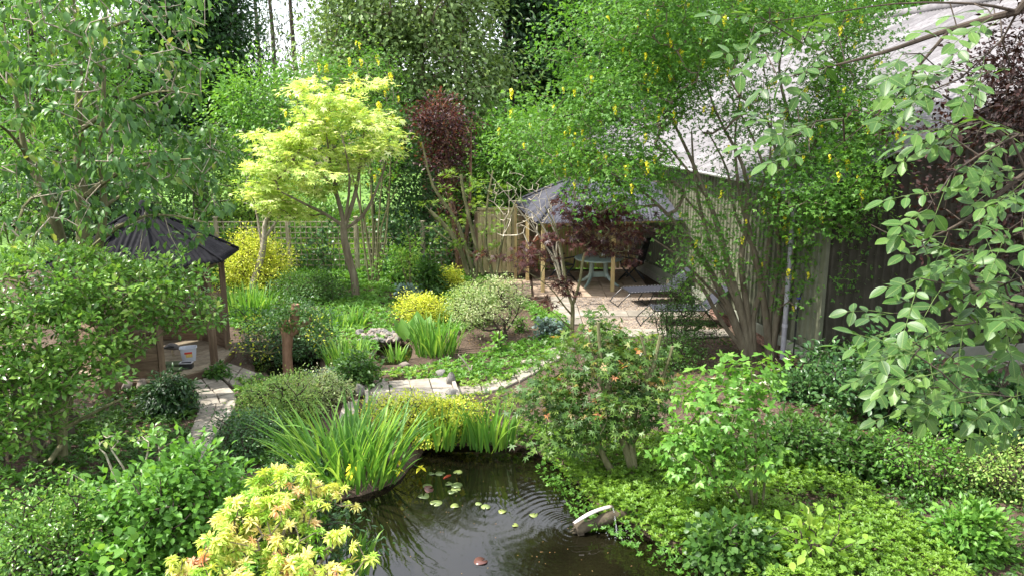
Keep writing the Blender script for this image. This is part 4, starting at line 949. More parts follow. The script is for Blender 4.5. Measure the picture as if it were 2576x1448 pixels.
def spout():
    a, b = G(1448,1332,-.10), G(1600,1278,.05); t = thing('hollow_log','rough hollow log lying out over the pond edge','log',a.tolist())
    n = 14; pts = [a+(b-a)*k/8+np.array((0,0,.012*math.sin(k*1.7))) for k in range(9)]
    MB().tube(pts,[.070+.009*math.sin(k*2.1) for k in range(9)],n).build('log_body','log',t)
    m = MB(); 
    for k in range(7): q = a+np.array((rng.normal()*.03,-.02+rng.normal()*.02,rng.normal()*.03)); m.tube([q+(b-a)*.05,q-(b-a)/np.linalg.norm(b-a)*rng.uniform(.02,.06)],[.02,.006],5)
    m.build('splintered_end','log',t)
    c, d = G(1443,1320,.0), G(1540,1290,.0); c[2] = .02; d[2] = .085
    t2 = thing('white_spout','curved pinkish white spout resting on the hollow log','spout',c.tolist())
    V = []; F = []; ax = (d-c)/np.linalg.norm(d-c); sd = np.cross(ax,(0,0,1)); sd /= np.linalg.norm(sd)
    for i in range(9):
        u = i/8; p = c+(d-c)*u+np.array((0,0,.035*math.sin(PI*u)))
        for k in range(7): q = PI*k/6; wd = .024*(.55+.45*min(1,u*3)); V.append(p+sd*math.cos(q)*wd+np.array((0,0,math.sin(q)*wd*.7)))
    for i in range(8):
        for k in range(6): j = i*7+k; F.append((j,j+1,j+8,j+7))
    m = MB(); m.add(V,F); m.sm = True; o = m.build('spout_shell','spout',t2); o.modifiers.new('thick','SOLIDIFY').thickness = .008
    e = G(1552,1345,-.15); m = MB(); pts = []
    for k in range(9): u = k/8; pts.append(d+(e-d)*np.array((u,u,0))+np.array((0,0,-(d[2]+.15)*u*u)))
    t3 = tag(obj('water_jet',MB().tube([p-e for p in pts],[.010,.009,.008,.009,.007,.008,.006,.008,.009],7).mesh('water_jet','water_stream'),None,e.tolist()),'thin falling jet of water below the white spout','water',kind='stuff')
    m = MB()
    for k in range(46):
        q = rng.normal(size=3)*np.array((.10,.10,.0)); q[2] = abs(rng.normal())*.03+.004; m.tube([q,q+np.array((0,0,rng.uniform(.004,.012)))],rng.uniform(.002,.006),5)
    tag(obj('splash_drops',m.mesh('splash_drops','water_stream'),None,e.tolist()),'splash droplets where the jet hits the pond','water',kind='stuff')
spout()
# ================================================================ PLANTS
def limb(d, *pts):
    o = []
    for p in pts: q = D(p[0],p[1],d+(p[3] if len(p) > 3 else 0)); o.append((q[0],q[1],max(q[2],-.02),p[2]))
    return o
def bgtree(name, label, x0, x1, y0, y1, d, ncl, nleaf, tpl, size, mat, tx=None, bark='bark_dark', tr=.25, group='trees closing off the garden', cr=.6, crowns=None, **kw):
    e = crowns or [E(x0,x1,y0,y1,d)]; tx = tx or (x0+x1)/2; p = D(tx,(y0+y1)/2,d); ncl = int(ncl*1.85); nleaf = nleaf*1.5; size = size*.95; top = max(c[2]+c[5]*.6 for c in e)
    limbs = [[(p[0],d,-.05,tr),(p[0]+.1,d,top*.35,tr*.8),(p[0]-.1,d,top*.7,tr*.5),(p[0],d,top,tr*.12)]]
    return plant(name,label,'tree',(p[0],d,0),limbs,e,ncl,nleaf,tpl,size,mat,bark,cr=cr,group=group,rtip=.012,**kw)
# far woodland that closes the horizon
n = 15000; X = rng.uniform(-55,55,n); P = np.column_stack((X,58+rng.random(n)*6,rng.random(n)**.8*(6.2+1.6*vnoise(np.column_stack((X,X)),.35,6)+rng.normal(size=n)*.5)))
V,F,q = scatter('lo',P,frames(rng.normal(size=(n,3)),rng.normal(size=(n,3))+np.array((-.4,-1,.5))),rng.uniform(.5,1.0,n),rng.random(n))
tag(obj('far_woodland',mesh_np('far_woodland',V,F,'leaf_mid',q)),'distant wood seen through the gap between trees','woodland',kind='stuff')
bgtree('evergreen_tree','dense dark evergreen tree rising behind the gazebo',300,625,-260,350,34,420,26,'lo',.24,'leaf_dark',tr=.35,crowns=[E(330,590,-170,120,34),E(280,610,40,350,34),E(420,610,-60,180,35,2)],cr=.5)
bgtree('leafy_tree','mid-green leafy tree behind the drooping-leaved tree',-150,340,-200,560,22,300,26,'lo',.15,'leaf_bright',crowns=[E(-160,200,-130,300,23),E(60,340,0,330,22),E(-100,420,300,560,21)],cr=.4)
bgtree('grey_leaved_tree','tall sage-green tree with pale leaves behind the golden maple',760,1255,-200,330,27,420,26,'lo',.20,'leaf_sage',tx=1062,bark='bark_grey',tr=.24,crowns=[E(800,1240,-140,120,27),E(840,1260,40,330,27),E(790,960,0,240,27.5,2)],cr=.42,hang=.25)
bgtree('dark_pine','tall dark tree with a thick bare trunk between shelter and sage tree',1225,1450,-220,280,31,300,26,'lo',.25,'leaf_dark',tx=1283,tr=.36,crowns=[E(1225,1470,-150,70,31),E(1220,1330,120,250,31,1.5),E(1320,1480,40,300,32,2)],cr=.45)
bgtree('broad_dark_tree','broad dark tree standing behind the yellow-flowered tree',1400,1930,-260,320,38,420,26,'lo',.27,'leaf_mid',crowns=[E(1400,1930,-160,200,38),E(1450,1700,100,330,38)],cr=.6)
bgtree('light_tree','light green tree showing above the barn ridge',1900,2420,-260,100,46,260,24,'lo',.33,'leaf_bright',cr=.7)
bgtree('far_left_tree','dark tree filling the gap beyond the leafy tree',-500,120,-160,300,32,220,24,'lo',.24,'leaf_dark',cr=.6)
# thin larches against the sky
for i,(x,d,lab) in enumerate(((604,46,'tall thin bare-branched larch nearest the dark evergreen'),(692,48,'slender bare larch in the middle of the sky gap'),(742,44,'larch with dark hanging twigs beside the sage tree'),(655,52,'faint far larch between the two slender ones'),(830,47,'larch half hidden behind the sage-green tree'))):
    b = D(x,200,d); top = D(x,-260,d)[2]
    crown = [(b[0],d,5+k*(top-5)/7,1.9-.12*k,1.6,.9,1) for k in range(8)]
    plant('larch_tree',lab,'tree',(b[0],d,0),[[(b[0],d,-.05,.16),(b[0]+.05,d,top*.4,.13),(b[0]-.05,d,top*.8,.07),(b[0],d,top,.02)]],crown,150,5,'lance',.30,'leaf_conifer','bark_dark',cr=.35,flat=1.6,hang=1.2,rtip=.010,group='bare larches against the sky',gravity=.6,shell=.3)
# hedge and shrub masses behind the trellis
hd = [('hedge_shrub','green shrub below the larches behind the golden maple',540,790,160,360,30,260,26,'lo',.17,'leaf_bright',.45),
 ('hedge_shrub','mixed green shrub over the trellis left end behind the gazebo',380,640,330,640,24.2,260,26,'lo',.13,'leaf_mid',.35),
 ('feathery_bamboo','bright feathery narrow-leaved shrub beside the shelter roof',1200,1430,280,500,25,280,30,'lance',.20,'leaf_bright',.34),
 ('ivy_mass','dark ivy mass hanging over the trellis right of the golden maple',955,1110,320,660,23.3,240,26,'round',.10,'leaf_gloss',.24),
 ('ivy_mass','dark leafy thicket behind the purple-leaved tree',1090,1230,300,560,25.5,180,26,'lo',.16,'leaf_sage',.35),
 ('hedge_shrub','pale shrub behind the left trellis with yellowish leaves',560,720,430,600,23.4,160,22,'lo',.10,'leaf_lime',.25),
 ('hedge_shrub','rounded green shrub on the lawn seen through the trellis',640,900,480,640,28,160,24,'lo',.14,'leaf_bright',.4),
 ('hedge_shrub','tall green shrub behind the gate',1120,1330,430,560,24.6,140,24,'lo',.14,'leaf_mid',.35),
 ('hedge_shrub','dark green shrub behind the leafy tree trunks',60,330,380,620,18.5,240,24,'lo',.12,'leaf_dark',.3)]
for nm,lab,x0,x1,y0,y1,d,ncl,nl_,tp,s,mt,cr_ in hd:
    e = E(x0,x1,y0,y1,d); b = (e[0],d,0); limbs = [[(e[0]+k*.25,d,-.02,.05),(e[0]+k*.5,d,e[2]*.5,.035),(e[0]+k*.8*e[3]*.4,d,e[2],.015)] for k in (-1,0,1)]
    low = (e[0],d,max(.4,(e[2]-e[5])*.6),e[3]*.9,e[4]*.8,max(.4,(e[2]-e[5])*.6),.5)
    plant(nm,lab,'shrub',b,limbs,[e,low],ncl,nl_,tp,s,mt,'bark_dark',cr=cr_,crown_name='foliage',group='shrubs behind the trellis')
# second laburnum behind the golden maple
plant('laburnum_tree','yellow-flowered tree rising behind the golden maple','tree',D(950,690,23.2)*np.array((1,1,0)),
 [limb(23.2,(950,700,.07),(940,560,.06),(930,400,.045),(900,230,.02)),limb(23.2,(955,700,.06),(975,520,.05),(985,330,.03),(960,200,.012)),limb(23.2,(945,700,.05),(905,520,.04),(860,330,.02))],
 [E(735,880,130,340,23.2,1.2),E(850,1010,110,360,23.2,1.3),E(900,1040,250,480,23.2,1.2)],300,20,'trifol',.11,'leaf_laburnum','bark_grey',cr=.24,extra=('flower_raceme','raceme',130,.24,'petal_yellow',0))
# golden maple
big = [E(598,800,290,480,19.3,1.3),E(640,900,240,430,19.3,1.5),E(690,970,192,330,19.3,1.3),E(860,1022,285,430,19.3,1.1),E(620,830,430,570,19.2,1.1),E(760,930,380,500,19.0,1.1)]
tiers = []
for k in range(78):
    e = big[k%6]; v = rng.normal(size=3); v /= np.linalg.norm(v); v *= rng.uniform(.35,1.0)
    s_ = rng.uniform(.22,.5); tiers.append((e[0]+v[0]*e[3],e[1]+v[1]*e[4],e[2]+v[2]*e[5],s_,s_*.9,.10,1))
t = plant('golden_maple','golden-yellow maple with bright layered leaves before the trellis','tree',G(893,752),
 [limb(19.3,(893,754,.10),(888,690,.095),(868,610,.09),(866,560,.085)),limb(19.3,(866,562,.06),(850,500,.05),(835,430,.035),(820,330,.016)),limb(19.3,(868,565,.06),(890,500,.05),(905,420,.03),(920,300,.014)),
  limb(19.3,(866,570,.05),(820,540,.04),(760,510,.03,-.5),(700,480,.014,-.8)),limb(19.3,(870,575,.045),(915,540,.04),(950,470,.03),(980,380,.012)),limb(19.3,(866,562,.05),(835,470,.035,.4),(760,380,.02,.6),(700,320,.01,.6)),limb(19.3,(868,560,.04),(880,450,.03,-.5),(860,340,.015,-.7))],
 tiers,
 430,13,'maple',.15,'leaf_gold_maple','bark_grey',cr=.16,flat=.25,rag=.3,up=2.2,out_w=1.2,jit=.28,nobj=300,hang=.1,rtip=.005)
# coppiced bare stems by the trellis
st = []
for i,(x,xt,yt) in enumerate(((930,905,420),(938,930,380),(945,965,400),(950,985,330),(940,915,520),(952,1000,470),(935,950,560))): st.append(limb(20.9,(x,712,.035),((x+xt)/2+rng.normal()*6,570,.028),(xt,yt,.012)))
plant('coppiced_tree','tall bare coppiced stems clustered right of the golden maple','tree',G(942,710),st,[E(890,1010,330,470,20.9,.8)],45,9,'lo',.10,'leaf_bright','bark_green',cr=.14)
# purple column
plant('purple_plum','columnar purple-leaved tree with dense maroon crown','tree',G(1155,693),
 [limb(22.0,(1155,695,.11),(1150,600,.10),(1130,480,.08),(1120,330,.03)),limb(22,(1160,690,.06),(1180,520,.05),(1185,330,.02))],
 [E(1030,1190,250,350,22,.9,1.3),E(1060,1180,320,440,22,.7),E(1090,1170,420,560,22,.5,.6),E(1130,1175,560,690,22,.35,.6)],230,18,'lo',.11,'leaf_purple','bark_red',cr=.17,shell=.25,rag=1.1)
# pruned acer with bare limbs in front of it
st = [limb(20.6,(1180,690,.07),(1150,610,.065),(1110,560,.06),(1080,530,.05)),limb(20.6,(1195,700,.05),(1150,560,.045),(1090,470,.035),(1062,360,.02)),limb(20.6,(1215,690,.05),(1190,590,.045),(1165,480,.04),(1160,440,.035)),limb(20.6,(1240,695,.045),(1222,610,.04),(1225,520,.03),(1240,430,.02)),limb(20.6,(1248,700,.04),(1265,600,.035),(1300,500,.02)),limb(20.6,(1200,695,.04),(1190,640,.035),(1120,600,.02),(1085,570,.012))]
plant('pruned_acer','hard-pruned pale-stemmed acer with a few lime shoots','tree',G(1205,697),st,[E(1060,1300,420,640,20.6,.5)],50,7,'palm7',.12,'leaf_lime','bark_green',cr=.10,flat=.5)
# dead lichen-grey branches
st = []
for x1,y1,x2,y2,x3,y3 in ((1385,640,1330,560,1225,430),(1400,660,1360,600,1290,470),(1410,640,1385,560,1330,500),(1390,620,1345,540,1300,520),(1400,650,1400,580,1370,470)):
    st.append(limb(18.6,(1420,735,.03),(x1,y1,.022),(x2,y2,.016),(x3,y3,.006)))
plant('dead_shrub','dead pale lichen-covered shrub with tangled bare twigs by the shelter','shrub',D(1420,735,18.6)*np.array((1,1,0)),st,[E(1230,1410,430,600,18.6,.5)],110,1,'lance',.02,'litter','bark_pale',cr=.05,rtip=.005,bend=.25)
# purple japanese maple
t = plant('purple_maple','slender purple-leaved maple standing before the patio shelter','tree',G(1436,872),
 [limb(15.35,(1436,872,.045),(1441,800,.042),(1440,765,.04)),limb(15.35,(1440,768,.034),(1425,720,.03),(1415,650,.026),(1400,580,.02),(1370,520,.01)),limb(15.35,(1440,768,.032),(1458,710,.028),(1470,640,.026),(1500,560,.02),(1520,470,.01)),limb(15.35,(1438,790,.02),(1420,770,.016,-.2),(1380,720,.010,-.4),(1320,680,.006,-.5)),limb(15.35,(1440,830,.018),(1420,810,.014,-.2),(1400,790,.006,-.3)),limb(15.35,(1470,640,.016),(1540,600,.012),(1620,560,.006))],
 [E(1400,1570,470,560,15.4,.8,1.2),E(1440,1640,500,640,15.4,.9,1.0),E(1370,1480,560,620,15.3,.5,.8),E(1270,1400,600,680,15.0,.4,.8),E(1360,1440,690,790,15.0,.35,.5),E(1180,1290,600,660,15.0,.2,.4)],175,9,'palm7',.125,'leaf_purple','bark_green',cr=.10,flat=.35,hang=.35,nobj=200)
# variegated standard with gnarled stem
plant('variegated_bush','round cream-variegated bush on a short gnarled stem over bare soil','shrub',G(1275,848),
 [limb(15.8,(1275,850,.035),(1268,815,.032),(1285,790,.03),(1270,760,.02),(1240,730,.01)),limb(15.8,(1272,845,.03),(1245,815,.022),(1225,780,.014)),limb(15.8,(1275,830,.02),(1300,790,.014),(1310,750,.008))],
 [E(1165,1320,695,800,15.8,.6),E(1140,1240,740,815,15.9,.5)],220,26,'lo',.045,'leaf_variegated','bark_dark',cr=.09,crown_name='foliage')
# ---------------------------------------------------------------- laburnum in front of the barn
S = lambda *p: limb(14.7,*[(q[0],q[1],q[2]*.68,*q[3:]) for q in p])
st = [S((1880,897,.13),(1855,830,.12),(1830,770,.11),(1790,690,.09),(1740,610,.07),(1680,540,.05,-.3),(1600,470,.03,-.6),(1500,420,.012,-.8)),
 S((1885,895,.12),(1868,800,.11),(1840,700,.10),(1815,600,.08),(1780,500,.06),(1720,360,.04),(1650,220,.02),(1600,90,.01)),
 S((1890,890,.10),(1880,780,.09),(1865,660,.08),(1880,540,.07),(1870,420,.05),(1800,280,.03),(1750,120,.012)),
 S((1935,905,.12),(1930,820,.11),(1915,720,.09),(1890,600,.07),(1860,480,.05),(1850,330,.03),(1880,150,.012)),
 S((1940,900,.12),(1955,800,.10),(1985,690,.09),(2010,560,.08),(2005,430,.06),(1985,300,.05),(1960,170,.03),(1990,20,.01)),
 S((2005,440,.05),(2050,360,.045),(2090,250,.03),(2130,100,.012)),S((1985,700,.05),(2040,600,.04),(2100,520,.025),(2170,490,.01)),
 S((1830,770,.05),(1760,700,.04,-.3),(1700,640,.025,-.6),(1640,600,.01,-.8)),S((1815,600,.045),(1760,540,.035),(1680,450,.025),(1560,350,.01)),S((1880,540,.04),(1930,430,.03),(1940,300,.02),(1920,160,.008)),
 S((1780,500,.04),(1690,380,.03,.5),(1560,260,.02,.8),(1440,200,.01,1)),S((1900,900,.08),(1895,800,.075),(1925,690,.07),(1940,560,.06),(1960,430,.05),(1930,300,.03)),S((1945,900,.08),(1975,820,.07),(2030,720,.055),(2080,650,.035),(2140,630,.015)),S((1868,880,.07),(1810,800,.06),(1765,720,.05,-.3),(1720,680,.03,-.4),(1690,600,.015,-.5)),S((1890,880,.07),(1850,760,.06),(1790,620,.05),(1750,470,.04),(1740,330,.02)),S((1930,890,.07),(1940,760,.06),(1960,640,.055),(1940,500,.05),(1900,360,.03),(1830,230,.015)),S((1905,640,.05),(1850,540,.04),(1830,430,.03),(1780,330,.015))]
plant('flowering_laburnum','large multi-stemmed tree with hanging yellow flowers before the barn','tree',G(1905,900),st,
 [E(1480,2000,-140,190,14.5,1.9,1.1),E(1420,1760,130,330,14.6,1.5,1.1),E(1240,1520,250,420,14.8,1.0,.8),E(1400,1700,330,520,14.2,1.1,.9),E(1700,2000,150,330,14.7,1.2,.4),E(1960,2230,-150,180,14.6,1.2,.9),E(1660,1900,430,650,14.2,.8,.30),E(1900,2200,410,600,14.3,.9,1.0),E(1980,2190,590,730,14.2,.7,1.2),E(1680,1850,560,760,14.0,.6,.25),E(1350,1480,20,200,15,.8,.5),E(1880,2060,640,780,14.2,.6,.3),E(1960,2180,180,400,14.7,.9,.8),E(1740,2050,270,460,14.6,.9,.22),E(2060,2290,120,420,14.3,.8,.6),E(1930,2240,360,560,13.2,.6,1.3),E(2030,2270,230,400,13.4,.6,.8)],
 2150,28,'trifol',.095,'leaf_laburnum','bark_grey',cr=.17,flat=.7,nobj=120,leafname='leaf',rtip=.004,extra=('flower_raceme','raceme',360,.17,'petal_yellow',0),shell=.35)
# small-leaved shrub by the lounger
plant('small_leaved_shrub','airy small-leaved green shrub beside the second lounger','shrub',G(1690,885),
 [limb(15.1,(1690+k*7,890,.012),(1690+k*12,830,.010),(1695+k*16,770,.006),(1700+k*12,720,.003)) for k in (-3,-2,-1,0,1,2,3)],
 [E(1670,1760,695,770,15.1,.5),E(1640,1790,760,840,15.1,.6),E(1720,1830,800,850,15.1,.4,.5)],260,24,'lo',.038,'leaf_mid','bark_dark',cr=.07,flat=.5,crown_name='foliage')
# ---------------------------------------------------------------- left side trees
Lc = lambda *p: limb(12.3,*p)
st = [Lc((215,760,.13),(214,640,.12),(207,500,.10),(200,330,.075),(195,120,.04),(170,-120,.012)),Lc((255,760,.09),(250,640,.075),(262,520,.055),(255,380,.045),(262,200,.03),(270,-40,.01)),
 Lc((180,760,.10),(150,600,.09),(110,480,.08),(70,400,.05),(40,250,.03),(10,60,.012)),Lc((207,500,.05),(290,440,.035,-.8),(380,410,.022,-1.5),(480,400,.01,-2)),Lc((200,330,.045),(290,270,.03,-1),(400,230,.016,-1.6),(500,240,.006,-2)),
 Lc((214,640,.04),(300,570,.03,-.6),(400,540,.018,-1.2),(520,560,.007,-1.6)),Lc((262,520,.03),(330,480,.02,.3),(450,450,.012,.5),(580,470,.006,.6)),Lc((195,120,.03),(300,60,.02,-.9),(420,40,.01,-1.6)),Lc((110,480,.03),(60,520,.022,-.8),(30,620,.012,-1.2),(10,560,.006,-1.5)),Lc((70,400,.03),(20,330,.02,-1),(-40,300,.01,-1.6))]
plant('drooping_cherry','tall tree with drooping pointed leaves and pale tangled twigs by the gazebo','tree',(D(215,700,12.3)[0],12.3,0),st,
 [E(-60,200,-120,260,11,1.6),E(120,500,-120,130,10.8,1.4,.9),E(200,520,110,330,10.8,1.3),E(240,600,300,470,11.2,1.1,1.1),E(-60,220,240,480,11.2,1.3),E(320,610,420,560,11.5,.8,.7),E(-60,200,440,600,11,.9,.8),E(250,560,560,680,11.4,.5,.35),E(160,420,430,600,11.2,.8,.6)],
 430,10,'cherry',.135,'leaf_cherry','bark_green',bark2='bark_pale',cr=.085,flat=.6,hang=.75,nobj=300,gravity=.4,bend=.32,rtip=.005,up=1.2)
# rosette-leaved evergreen in front of the gazebo
b = np.array((-6.0,9.95,0))
st = [[(-6.0,9.95,-.03,.07),(-5.95,9.97,.5,.06),(-5.8,10.0,1.1,.05),(-5.5,10.1,1.7,.03),(-5.1,10.2,2.1,.012)],[(-5.97,9.95,.45,.045),(-6.2,9.9,1.1,.035),(-6.5,9.9,1.8,.02),(-6.6,9.9,2.4,.01)],[(-5.8,10.0,1.1,.035),(-5.2,10.3,1.35,.025),(-4.7,10.5,1.7,.014)],
 [(-5.95,9.97,.5,.03),(-5.5,9.9,.75,.022),(-5.1,9.95,.95,.012)]]
plant('rosette_evergreen','broad evergreen with bright green leaf rosettes covering the gazebo side','tree',b,st,
 [E(-80,330,620,800,10.2,1.1),E(200,500,650,810,10.5,.8),E(380,560,740,830,10.6,.5,.9),E(-60,330,760,930,9.7,.7),E(-40,210,900,1000,9.3,.4,.7),E(200,360,850,930,9.9,.4,.6),E(-40,130,1000,1080,9.1,.3,.5),E(420,580,770,815,10.7,.25,.5),E(-60,160,860,1150,9.2,.35,.7),E(60,330,880,990,9.4,.35,.6),E(-60,120,1020,1120,9.0,.3,.6)],
 1150,11,'oval',.092,'leaf_laurel','bark_green',cr=.05,flat=.6,nobj=300,up=1.5,jit=.35,rtip=.004,shell=.45,hang=-.25)
# sparse pruned rhododendron
st = [limb(8.6,(330,1290,.02),(290,1200,.016),(265,1140,.010)),limb(8.6,(330,1290,.018),(322,1200,.014),(280,1130,.008)),limb(8.6,(335,1290,.018),(365,1170,.014),(375,1110,.008)),limb(8.6,(325,1285,.014),(245,1230,.01),(180,1190,.006)),limb(8.6,(340,1290,.016),(400,1170,.012),(395,1100,.007))]
plant('sparse_rhododendron','leggy bare-stemmed shrub with a few pale leaf tufts in the shade','shrub',D(333,1290,8.6)*np.array((1,1,0)),st,[E(215,300,1085,1130,8.6,.1),E(340,400,1070,1110,8.6,.1),E(155,205,1165,1195,8.6,.05,.6)],26,7,'oval',.075,'leaf_laurel','bark_pale',cr=.05,nobj=150,flat=.6)
mound('dark_fern_bush','dark narrow-leaved bush on the bank below the gazebo step',365,475,955,1050,100,20,'lance8',.10,'leaf_dark',hang=.3,cr=.08)
mound('wall_spurge','small dark leafy bush at the path bend by the gazebo post',520,570,915,955,30,12,'round',.07,'leaf_mid',cr=.05)
mound('leafy_perennial','wide bright mass of pointed leaves left of the pink-tipped shrub',250,610,1165,1430,420,15,'oval',.095,'leaf_bright',cat='plant',cr=.10,nobj=200,deep=.6,rb=(.0,.8))
mound('box_leaved_shrub','small glossy yellow-green shrub in the shady corner by the picket fence',-60,250,1225,1470,230,18,'oval',.05,'leaf_laurel',cr=.08,deep=.5)
mound('broad_leaved_plant','pale broad-leaved plant at the foot of the glossy corner shrub',225,400,1350,1490,60,10,'round',.10,'leaf_bright',cat='plant',cr=.07,nobj=100)
# pink and yellow pieris: rosettes
b = np.array((-2.35,6.75,0))
st = [[(-2.35,6.75,-.02,.03),(-2.3,6.8,.4,.025),(-2.15,7.1,.8,.012)],[(-2.35,6.75,0,.03),(-2.6,6.7,.4,.02),(-2.8,6.6,.7,.01)],[(-2.3,6.75,0,.025),(-1.9,6.9,.35,.02),(-1.65,7.1,.6,.01)],[(-2.3,6.7,0,.025),(-2.0,6.4,.3,.02),(-1.6,6.2,.45,.01)]]
plant('pink_tipped_shrub','yellow and salmon-pink rosette shrub overhanging the pond edge','shrub',b,st,
 [E(620,790,1175,1300,7.4,.35),E(520,760,1240,1420,7.0,.4),E(700,890,1215,1320,7.4,.3),E(450,680,1340,1500,6.6,.35),E(690,940,1350,1460,6.6,.3),E(480,900,1430,1560,6.2,.3)],
 340,1.6,'whorlp',.088,'leaf_pieris','bark_grey',cr=.05,flat=.5,nobj=290,rb=(-.1,1.08),leafname='leaf_rosette',up=2.2,jit=.35,shell=.7,rtip=.005)
mound('glossy_understorey','dark glossy leaves showing beneath the pink-tipped shrub',600,900,1250,1440,150,16,'lance8',.07,'leaf_gloss',cr=.09,deep=.4)
mound('barberry_bush','glossy dark bush with odd orange leaves beside the garden path',535,700,1035,1165,170,20,'oval',.045,'leaf_gloss',cr=.08)
mound('iris_side_pieris','small dark glossy shrub between barberry and the big sword leaves',660,850,1130,1210,110,18,'lance8',.06,'leaf_gloss',cr=.08)
mound('pale_spirea','pale yellow-green fine-leaved shrub right of the path',595,800,940,1080,240,24,'lo',.044,'leaf_olive',cr=.07)
mound('variegated_euonymus','cream-edged low shrub behind the brown boulder',700,880,945,1030,200,24,'lo',.042,'leaf_variegated',cr=.06)
mound('lavender_bush','grey-blue low bush behind the cream-edged shrub',785,900,925,985,120,22,'lance',.05,'leaf_blue',cr=.05)
mound('variegated_holly','dark glossy holly speckled yellow behind the sawn stump',590,830,775,905,300,20,'oval',.055,'leaf_gloss',cr=.10)
plant('holly_flecks','yellow-splashed sprays growing through the dark holly','shrub',G(640,930)+np.array((0,.4,0)),[[(*G(640,930)[:2]+np.array((0,.4)),0,.01),(*G(640,930)[:2]+np.array((0,.4)),.8,.006)]],[E(590,690,790,900,14.1,.3),E(760,830,800,880,14.4,.3)],40,8,'lo',.06,'leaf_gold','bark_green',cr=.08,crown_name='foliage')
# pollarded stump with fresh shoots
plant('pollard_stump','thick sawn stump sprouting tufts of fresh downy leaves','tree',G(726,935),[limb(13.75,(726,938,.10),(724,890,.085),(722,840,.10),(705,805,.09)),limb(13.75,(722,840,.08),(740,800,.085),(742,765,.07)),limb(13.75,(722,845,.07),(765,815,.06),(785,800,.04))],[E(690,790,740,795,13.6,.3),E(655,740,785,840,13.5,.3),E(745,820,785,835,13.6,.25)],75,14,'oval',.065,'leaf_mid','bark_red',cr=.06,twigs=False,rb=(0,.6))
# ---------------------------------------------------------------- golden shrubs
gg = 'golden small-leaved shrubs'
mound('golden_euonymus','tall golden shrub against the trellis beside the gazebo roof',560,715,597,735,420,26,'lo',.06,'leaf_gold',cr=.15,group=gg)
mound('golden_euonymus','golden mound behind the upper sword-leaved clump',1000,1125,742,818,220,24,'lo',.05,'leaf_gold',cr=.08,group=gg)
mound('golden_euonymus','small golden shrub near the gate path',1085,1160,678,728,120,22,'lo',.055,'leaf_gold',cr=.08,group=gg)
mound('golden_euonymus','low golden shrub spilling between slab bridge and pond',935,1210,1005,1108,400,26,'lo',.042,'leaf_gold',cr=.07,group=gg,deep=.45)
mound('olive_shrub','olive-yellow feathery shrub behind the gnarled variegated bush',1130,1235,720,818,220,26,'lo',.042,'leaf_olive',cr=.09)
mound('dark_box','dark rounded box bush under the golden maple',690,860,690,765,240,24,'lo',.06,'leaf_mid',cr=.12)
mound('ragwort','small blue-green leafy clump beside the maple trunk',1000,1060,722,765,60,12,'round',.09,'leaf_blue',cr=.08,cat='plant')
mound('tall_perennial','upright dark-leaved perennial near the gate path golden shrub',1045,1105,660,740,70,14,'oval',.12,'leaf_mid',cr=.10,cat='plant')
mound('poppy_clump','blue-green leafy clump on the bare soil edge by the purple maple',1355,1410,805,850,60,10,'round',.08,'leaf_blue',cr=.06,cat='plant')
mound('seedling_clump','small bright leafy seedling on the bare soil',1290,1330,800,835,30,9,'oval',.06,'leaf_bright',cr=.04,cat='plant')
mound('nettle_clump','rough nettle-like clump between the pool and slab bridge',850,945,890,985,110,16,'oval',.085,'leaf_mid',cr=.08,cat='plant')
mound('weed_stalk','single leafy weed stalk on the bare soil',1240,1270,835,890,14,7,'oval',.10,'leaf_bright',cr=.05,cat='plant')
mound('gate_weeds','green weeds in front of the trellis foot',960,1060,620,720,90,16,'lo',.11,'leaf_bright',cr=.12,cat='plant')
plant('thin_sapling','two-stemmed sapling with yellow-green tufts before the trellis','tree',G(1040,752),[limb(19.2,(1035,752,.03),(1020,700,.025),(1005,640,.012)),limb(19.2,(1040,752,.035),(1030,690,.03),(1032,620,.018),(1020,560,.006))],[E(1000,1050,580,660,19.2,.3),E(1010,1050,640,720,19.2,.2)],26,12,'lo',.08,'leaf_lime','bark_green',cr=.10)
# old split trunk by the golden shrub
plant('split_trunk_tree','old split pale trunk leaning beside the tall golden shrub','tree',G(640,718),[limb(19.9,(636,722,.09),(655,650,.085),(665,600,.07),(668,560,.06),(690,520,.03)),limb(19.9,(665,600,.05),(700,550,.035),(720,500,.015)),limb(19.9,(660,640,.04),(650,560,.03),(630,470,.012))],[E(600,720,420,520,20.3,.7)],50,10,'lo',.09,'leaf_lime','bark_pale',cr=.15)
# ---------------------------------------------------------------- sword-leaved clumps
iris('largest sword-leaved clump with yellow flowers arching over the pond',885,1205,.62,210,1.12,flowers=((884,1172,9.3),(879,1192,9.1),(1001,1163,9.7),(1004,1182,9.5),(1058,1176,9.9)),lean=.9)
iris('blue-green sword clump standing in the far pond edge',1115,1122,.30,60,.66,lean=.2)
iris('tall lime sword clump at the far pond edge by the dark maple',1235,1122,.34,85,.70,lean=.2)
iris('tallest sword clump beside the upper pool',1095,892,.42,120,.80,lean=.3)
iris('sword clump left of the upper pool by nettles',880,925,.42,75,.62,lean=.45)
iris('sparse dark sword leaves rising inside the upper pool',995,908,.16,22,.42,lean=.4)
iris('sword clump behind the cobble pile under the maple',862,825,.50,80,.52,lean=.3)
iris('dense sword clump beside the gazebo posts',628,800,.55,120,.80,lean=.25)
iris('few sword leaves by the pond below the pink-tipped shrub',900,1448,.12,16,.55,lean=.5,fan=.2)
